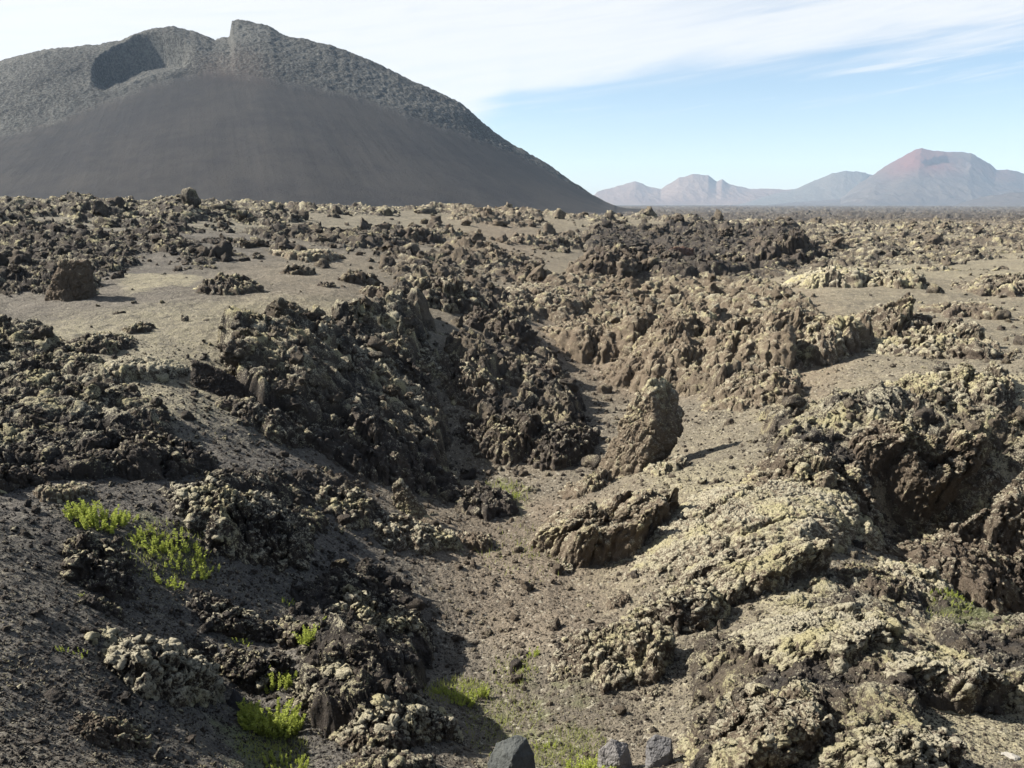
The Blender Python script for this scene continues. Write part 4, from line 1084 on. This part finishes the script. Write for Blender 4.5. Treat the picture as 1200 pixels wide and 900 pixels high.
# ------------------------------------------------------------------ big cone and far mountains
def interp(pts, x):
    p = np.array(pts, float); return np.interp(x, p[:, 0], p[:, 1])
def soft(pts, x, wd=14):
    return sum(interp(pts, x + o) for o in np.linspace(-wd, wd, 9)) / 9
def upright(pts):
    """picture points -> column at the horizon of the upright plane through each (the lens looks slightly down)"""
    d0 = ray(600, 237)[1]
    return [(600 + (x - 600) * d0 / ray(600, y)[1], y) for x, y in pts]
def el_of(px, py):
    dx, dy, dz = ray(px, py); return dz / dy                      # height per metre of distance
def hill(name, px0, px1, ncol, foot, ridge_d, crest, band, mat, back, base_z, amp, seed, pit=None, redf=None, nrow=260, rough_front=0.0, tint_r=0.0):
    crest = upright(crest); band = upright(band) if band else None
    pxs = np.linspace(px0, px1, ncol)
    u = (pxs - 600) / FPX * 1.0 / (math.cos(PITCH) + (450 - 237) / FPX * math.sin(PITCH))
    fd, rd, sy = foot(pxs), ridge_d(pxs), interp(crest, pxs)
    if band: sy = sy + fbm(np.stack([pxs / 16, 0 * pxs, 0 * pxs], 1), 1.0, 5, .65, seed) * 2.2
    zS = np.maximum(el_of(pxs, sy) * rd, base_z + .5)
    if band:
        smooth_y = soft(SMOOTH_CREST, pxs, 20)
        yb = soft(band, pxs)
        fr = np.clip((yb - 246) / (smooth_y - 246 + 1e-6), 0, 1); fr = np.where(smooth_y > 240, .9, fr)
        bd = fd + (rd - fd) * np.clip(fr, .1, .97) * .97
        zB = np.clip(el_of(pxs, yb) * bd, base_z + .2, None); zS = np.maximum(zS, zB + .3)
    else:
        bd = fd + (rd - fd) * .99; zB = base_z + (zS - base_z) * .995
    t = np.linspace(0, 1, nrow)[:, None]
    d = np.where(t < .5, fd + (bd - fd) * (t / .5), np.where(t < .8, bd + (rd - bd) * ((t - .5) / .3), rd + back * ((t - .8) / .2)))
    tt = t / .5
    zf = base_z + (zB - base_z) * (.8 * tt + .2 * tt ** 2)
    z = np.where(t < .5, zf, np.where(t < .8, zB + (zS - zB) * np.sin(np.clip((t - .5) / .3, 0, 1) * math.pi / 2) ** 1.0, zS - (zS - base_z) * np.clip((t - .8) / .2, 0, 1) ** 1.3))
    U = np.broadcast_to(u, d.shape)
    X, Yd = U * d, d
    P = np.stack([X.ravel(), Yd.ravel(), z.ravel()], 1)
    rgh = np.broadcast_to(np.where(t < .485, 0, np.clip((t - .485) / .03, 0, 1)), d.shape).ravel() if band else np.full(d.size, rough_front)
    streak = np.zeros(len(P))
    hrel = np.clip((P[:, 2] - base_z) / 30, 0, 1)
    if band:
        pv = np.tile(pxs, nrow); tv = np.broadcast_to(t, d.shape).ravel()
        ang = (pv - 255) / (.35 + 1.1 * tv.clip(0, .5) * 0 + .9 * (1 - tv.clip(0, .5) * 1.2))
        streak = fbm(np.stack([ang / 26, tv * 2.2, 0 * tv], 1), 1.0, 6, .62, seed) * .7 + fbm(np.stack([ang / 90, tv * 1.2, 0 * tv + 5], 1), 1.0, 3, .5, seed + 1) * .6
        nn = fbm(np.stack([pv / 14, tv * 9, 0 * tv], 1), 1.0, 6, .65, seed + 7)
        rgh = sstep(.46, .53, np.minimum(tv, .8) + nn * .045 - .004)
        P[:, 2] += (1 - rgh) * streak * np.clip((P[:, 2] - base_z) / 30, 0, 1) * .9
        W = worley(P, 6.0, seed + 2); W2 = worley(P, 2.6, seed + 3)
        P[:, 2] += rgh * hrel * (1.3 * (np.maximum(0, 1 - W[0] * 1.5) - .4) + 1.0 * (np.maximum(0, 1 - W2[0] * 1.5) - .4) + fbm(P, 30, 4, .55, seed + 4) * 2.2)
        P[:, 2] += (1 - rgh) * hrel * fbm(P, 60, 3, .45, seed + 6) * .7
    else:
        gl = fbm(P * (1, .35, .3), amp * 9, 5, .55, seed, True)
        P[:, 2] += hrel * (gl * amp + fbm(P, amp * 3, 4, .6, seed + 4) * amp * .35)
    red = np.zeros(len(P))
    if pit:
        tv = np.broadcast_to(t, d.shape).ravel(); pv = np.tile(pxs, nrow)
        nz = fbm(np.stack([pv / 12, tv * 20, 0 * tv], 1), 1.0, 5, .6, seed + 9)
        for cx_, wx, t0, t1, dep in pit:
            q = np.clip(((pv + nz * 7) - cx_) / wx, -1, 1)
            top = t0 + (t1 - t0) * (1 - .55 * q ** 2) + nz * .008       # bowed back wall of the breach
            k_ = np.clip((tv - t0) / (t1 - t0), 0, 1) ** .8 * sstep(top + .006, top - .004, tv) * sstep(1.0, .72, np.abs(q))
            P[:, 2] -= dep * k_
    if redf: red = redf(np.tile(pxs, nrow), np.broadcast_to(t, d.shape).ravel())
    P[:, 2] += CAM_Z
    o = link_mesh(name, P, grid_faces(nrow, ncol), 4, mat, dict(rough=rgh, red=red, streak=np.clip(.5 + .55 * streak, 0, 1)))
    tag(o, kind='structure'); return o

M_CONE = make_hill_mat('cone_cinder', (.0215, .0215, .0235), (.033, .0315, .031), (.028, .027, .026), (.135, .135, .125), 1.0, (.10, .06, .045))
crest = [(-420,235),(-300,160),(-150,110),(0,76),(40,64),(60,62),(100,57),(140,52),(160,42),(180,37),(205,35),(225,39),(245,46),(252,50),(262,47),(269,48),(272,27),(280,26),(300,30),(318,35),(330,43),(380,54),(400,60),(430,72),(480,95),(520,112),(545,126),(560,140),(580,157),(600,170),(640,192),(670,213),(700,233),(724,244),(760,246)]
def foot_d(p):
    s_ = np.clip(np.abs(p - 262) / np.where(p > 262, 505, 680), 0, .9999); return 800 - 360 * np.sqrt(1 - s_ ** 2)
def ridge_dd(p):
    s_ = np.clip(np.abs(p - 262) / np.where(p > 262, 505, 680), 0, 1); return 800 + 40 * (1 - s_ ** 2) + 2
bandy = [(-420,240),(-300,215),(-100,180),(0,160),(60,143),(120,120),(180,98),(230,86),(255,83),(290,87),(340,96),(400,108),(450,124),(500,142),(550,160),(600,178),(640,200),(680,222),(724,244),(760,246)]
base_c = -9.0
SMOOTH_CREST = upright([(-420,236),(-300,170),(-150,112),(0,74),(100,50),(180,36),(250,30),(310,32),(380,50),(480,93),(560,138),(640,192),(700,232),(724,243),(760,246)])
hill('hill', -420, 760, 900, foot_d, ridge_dd, crest, bandy, M_CONE, 330, base_c, 1.0, 700,
     pit=[(182, 60, .525, .70, 34)], nrow=420,
     redf=lambda p, t_: .22 * sstep(.10, 0, np.abs(t_ - .53)) * sstep(60, 10, np.abs(p - 284)))

M_MT1 = make_hill_mat('far_tan_slopes', (.085, .060, .049), (.125, .090, .070), (.2, .16, .13), (.3, .25, .2), .12)
M_MT2 = make_hill_mat('far_grey_slopes', (.042, .038, .037), (.070, .060, .053), (.06, .055, .05), (.2, .16, .13), .12, (.10, .040, .032))
M_MT3 = make_hill_mat('far_green_slopes', (.060, .056, .047), (.082, .072, .06), (.1, .1, .1), (.2, .2, .2), .12)
flat_d = lambda v: (lambda p: np.full_like(p, float(v)))
hill('hill', 690, 960, 260, flat_d(5600), flat_d(6300), [(690,236),(700,225),(712,222),(745,213),(760,219),(775,222),(795,209),(812,205),(830,206),(840,214),(846,211),(856,217),(880,222),(905,222),(935,223),(960,236)], None, M_MT1, 900, -19, 9, 720, nrow=160)
hill('hill', 860, 1080, 220, flat_d(5300), flat_d(5900), [(860,240),(900,230),(930,223),(950,214),(975,204),(990,201),(1010,202),(1030,208),(1060,225),(1080,240)], None, M_MT3, 900, -19, 8, 740, nrow=160)
def redp(p, t_):
    return sstep(60, 12, np.abs(p - 1076 + (t_ - .4) * 60)) * sstep(.22, .4, t_) + .35 * sstep(40, 10, np.abs(p - 1160)) * sstep(.3, .4, t_)
hill('hill', 900, 1420, 480, lambda p: np.full_like(p, 4100.), flat_d(4900), [(900,240),(985,234),(1000,222),(1020,207),(1040,195),(1060,184),(1072,177),(1080,175),(1092,178),(1110,179),(1138,181),(1152,189),(1168,199),(1185,201),(1200,205),(1240,212),(1300,222),(1420,240)], None, M_MT2, 900, -18, 12, 760, redf=redp, nrow=200,
     pit=[(1105, 30, .34, .455, 34)])
hill('hill', 1120, 1560, 200, flat_d(3300), flat_d(3600), [(1120,240),(1160,232),(1190,228),(1230,224),(1300,221),(1400,226),(1560,240)], None, M_MT2, 700, -16, 16, 780, nrow=100)

# air between here and the mountains
bm = bmesh.new(); bmesh.ops.create_cube(bm, size=1)
me = bpy.data.meshes.new('haze'); bm.to_mesh(me); bm.free()
hz = bpy.data.objects.new('haze', me); col.objects.link(hz)
hz.scale = (112000, 11400, 520); hz.location = (0, 5200 - 1000, 520 / 2 - 40); tag(hz, kind='stuff')
mh = bpy.data.materials.new('air'); mh.use_nodes = True
nt = mh.node_tree; nt.nodes.clear()
pv = nt.nodes.new('ShaderNodeVolumePrincipled'); ov = nt.nodes.new('ShaderNodeOutputMaterial')
pv.inputs['Color'].default_value = (.56, .75, 1, 1); pv.inputs['Density'].default_value = HAZE
nt.links.new(pv.outputs[0], ov.inputs['Volume'])
me.materials.append(mh)


# ------------------------------------------------------------------ sky, sun, camera
w = bpy.data.worlds.new('World'); sc.world = w; w.use_nodes = True
t = w.node_tree; t.nodes.clear()
class WT(NT):
    def __init__(s, tree): s.t = tree
W_ = WT(t)
sky = W_.n('ShaderNodeTexSky', sky_type='NISHITA', sun_disc=False, sun_elevation=SUN_EL, sun_rotation=SUN_AZ, altitude=300, air_density=1.0, dust_density=.5, ozone_density=2.2)
bg = W_.n('ShaderNodeBackground'); wo = W_.n('ShaderNodeOutputWorld')
bg.inputs[1].default_value = .05
tc = W_.n('ShaderNodeTexCoord').outputs['Generated']
sp = W_.n('ShaderNodeSeparateXYZ'); t.links.new(tc, sp.inputs[0])
dx, dy, dz = sp.outputs
zc = W_.math('MAXIMUM', dz, .02)
cx = W_.math('DIVIDE', dx, zc); cy = W_.math('DIVIDE', dy, zc)
az = W_.math('ARCTAN2', dx, dy)
cmb = W_.n('ShaderNodeCombineXYZ'); t.links.new(az, cmb.inputs[0]); t.links.new(dz, cmb.inputs[1])
# cirrus streaks slant upwards to the right
mp = W_.n('ShaderNodeMapping'); mp.vector_type = 'TEXTURE'; mp.inputs['Rotation'].default_value = (0, 0, rad(7)); mp.inputs['Scale'].default_value = (1 / 1.3, 1 / 17, 1); t.links.new(cmb.outputs[0], mp.inputs[0])
st = W_.noise(mp.outputs[0], 2.0, 7, .58, .6)
fine = W_.noise(mp.outputs[0], 7.0, 6, .6, .4)
# lower edge of the big veil of cloud: rises to the right
edge = W_.math('ADD', .118, W_.math('MULTIPLY', W_.math('MAXIMUM', W_.math('ADD', az, -.0), 0), .085))
edge = W_.math('SUBTRACT', edge, W_.math('MULTIPLY', W_.math('MAXIMUM', W_.math('SUBTRACT', 0, az), 0), .7))
dd = W_.math('SUBTRACT', dz, edge)
dd = W_.math('ADD', dd, W_.math('MULTIPLY', W_.math('SUBTRACT', st, .5), .10))
veil = W_.ramp(dd, -.012, .035)
# the veil thins out to blue in the upper right
hi = W_.math('SUBTRACT', dz, W_.math('ADD', .175, W_.math('MULTIPLY', W_.math('SUBTRACT', az, .1), .16)))
hole = W_.math('MULTIPLY', W_.ramp(W_.math('ADD', hi, W_.math('MULTIPLY', W_.math('SUBTRACT', st, .5), .16)), -.01, .05), W_.ramp(az, .12, .42))
veil = W_.math('MULTIPLY', veil, W_.math('SUBTRACT', 1, W_.math('MULTIPLY', hole, .9)))
wisp = W_.math('MULTIPLY', W_.ramp(W_.math('ADD', W_.math('MULTIPLY', st, .6), W_.math('MULTIPLY', fine, .4)), .50, .66), W_.math('MULTIPLY', W_.ramp(dz, .05, .16), .75))
cl = W_.math('MAXIMUM', W_.math('MULTIPLY', veil, W_.math('ADD', .72, W_.math('MULTIPLY', fine, .4))), wisp, clamp=True)
cl = W_.math('MINIMUM', cl, .95)
# unseen cloud behind us and overhead, thinned to cut fill light in the shadows
cl = W_.math('MULTIPLY', cl, W_.math('ADD', .5, W_.math('MULTIPLY', .5, W_.math('MULTIPLY', W_.ramp(dy, -.15, .3), W_.math('SUBTRACT', 1, W_.ramp(dz, .6, .85))))))
warm = W_.mix(W_.ramp(az, -.7, .5), (6.6, 6.55, 6.45), (6.1, 6.15, 6.2))
skyc = W_.mix(cl, sky.outputs[0], warm)
t.links.new(skyc, bg.inputs[0]); t.links.new(bg.outputs[0], wo.inputs[0])

sun = bpy.data.lights.new('sun', 'SUN'); sun.energy = 5.0; sun.angle = rad(.55); sun.color = (1, .93, .82)
so = bpy.data.objects.new('sun', sun); col.objects.link(so)
so.location = (-300, 200, 400)
from mathutils import Vector
sd = Vector((math.sin(SUN_AZ) * math.cos(SUN_EL), math.cos(SUN_AZ) * math.cos(SUN_EL), math.sin(SUN_EL)))
so.rotation_euler = (-sd).to_track_quat('-Z', 'Y').to_euler()

cam = bpy.data.cameras.new('camera'); cam.sensor_width = 36; cam.lens = 36 * FPX / 1200; cam.clip_start = .1; cam.clip_end = 40000
co = bpy.data.objects.new('camera', cam); col.objects.link(co)
co.location = (0, 0, CAM_Z); co.rotation_euler = (math.pi / 2 - PITCH, 0, 0)
sc.camera = co
sc.view_settings.view_transform = 'Standard'; sc.view_settings.look = 'None'; sc.view_settings.gamma = 1
sc.view_settings.exposure = 1.62
sc.cycles.max_bounces = 5; sc.cycles.diffuse_bounces = 3
sc.cycles.use_denoising = True
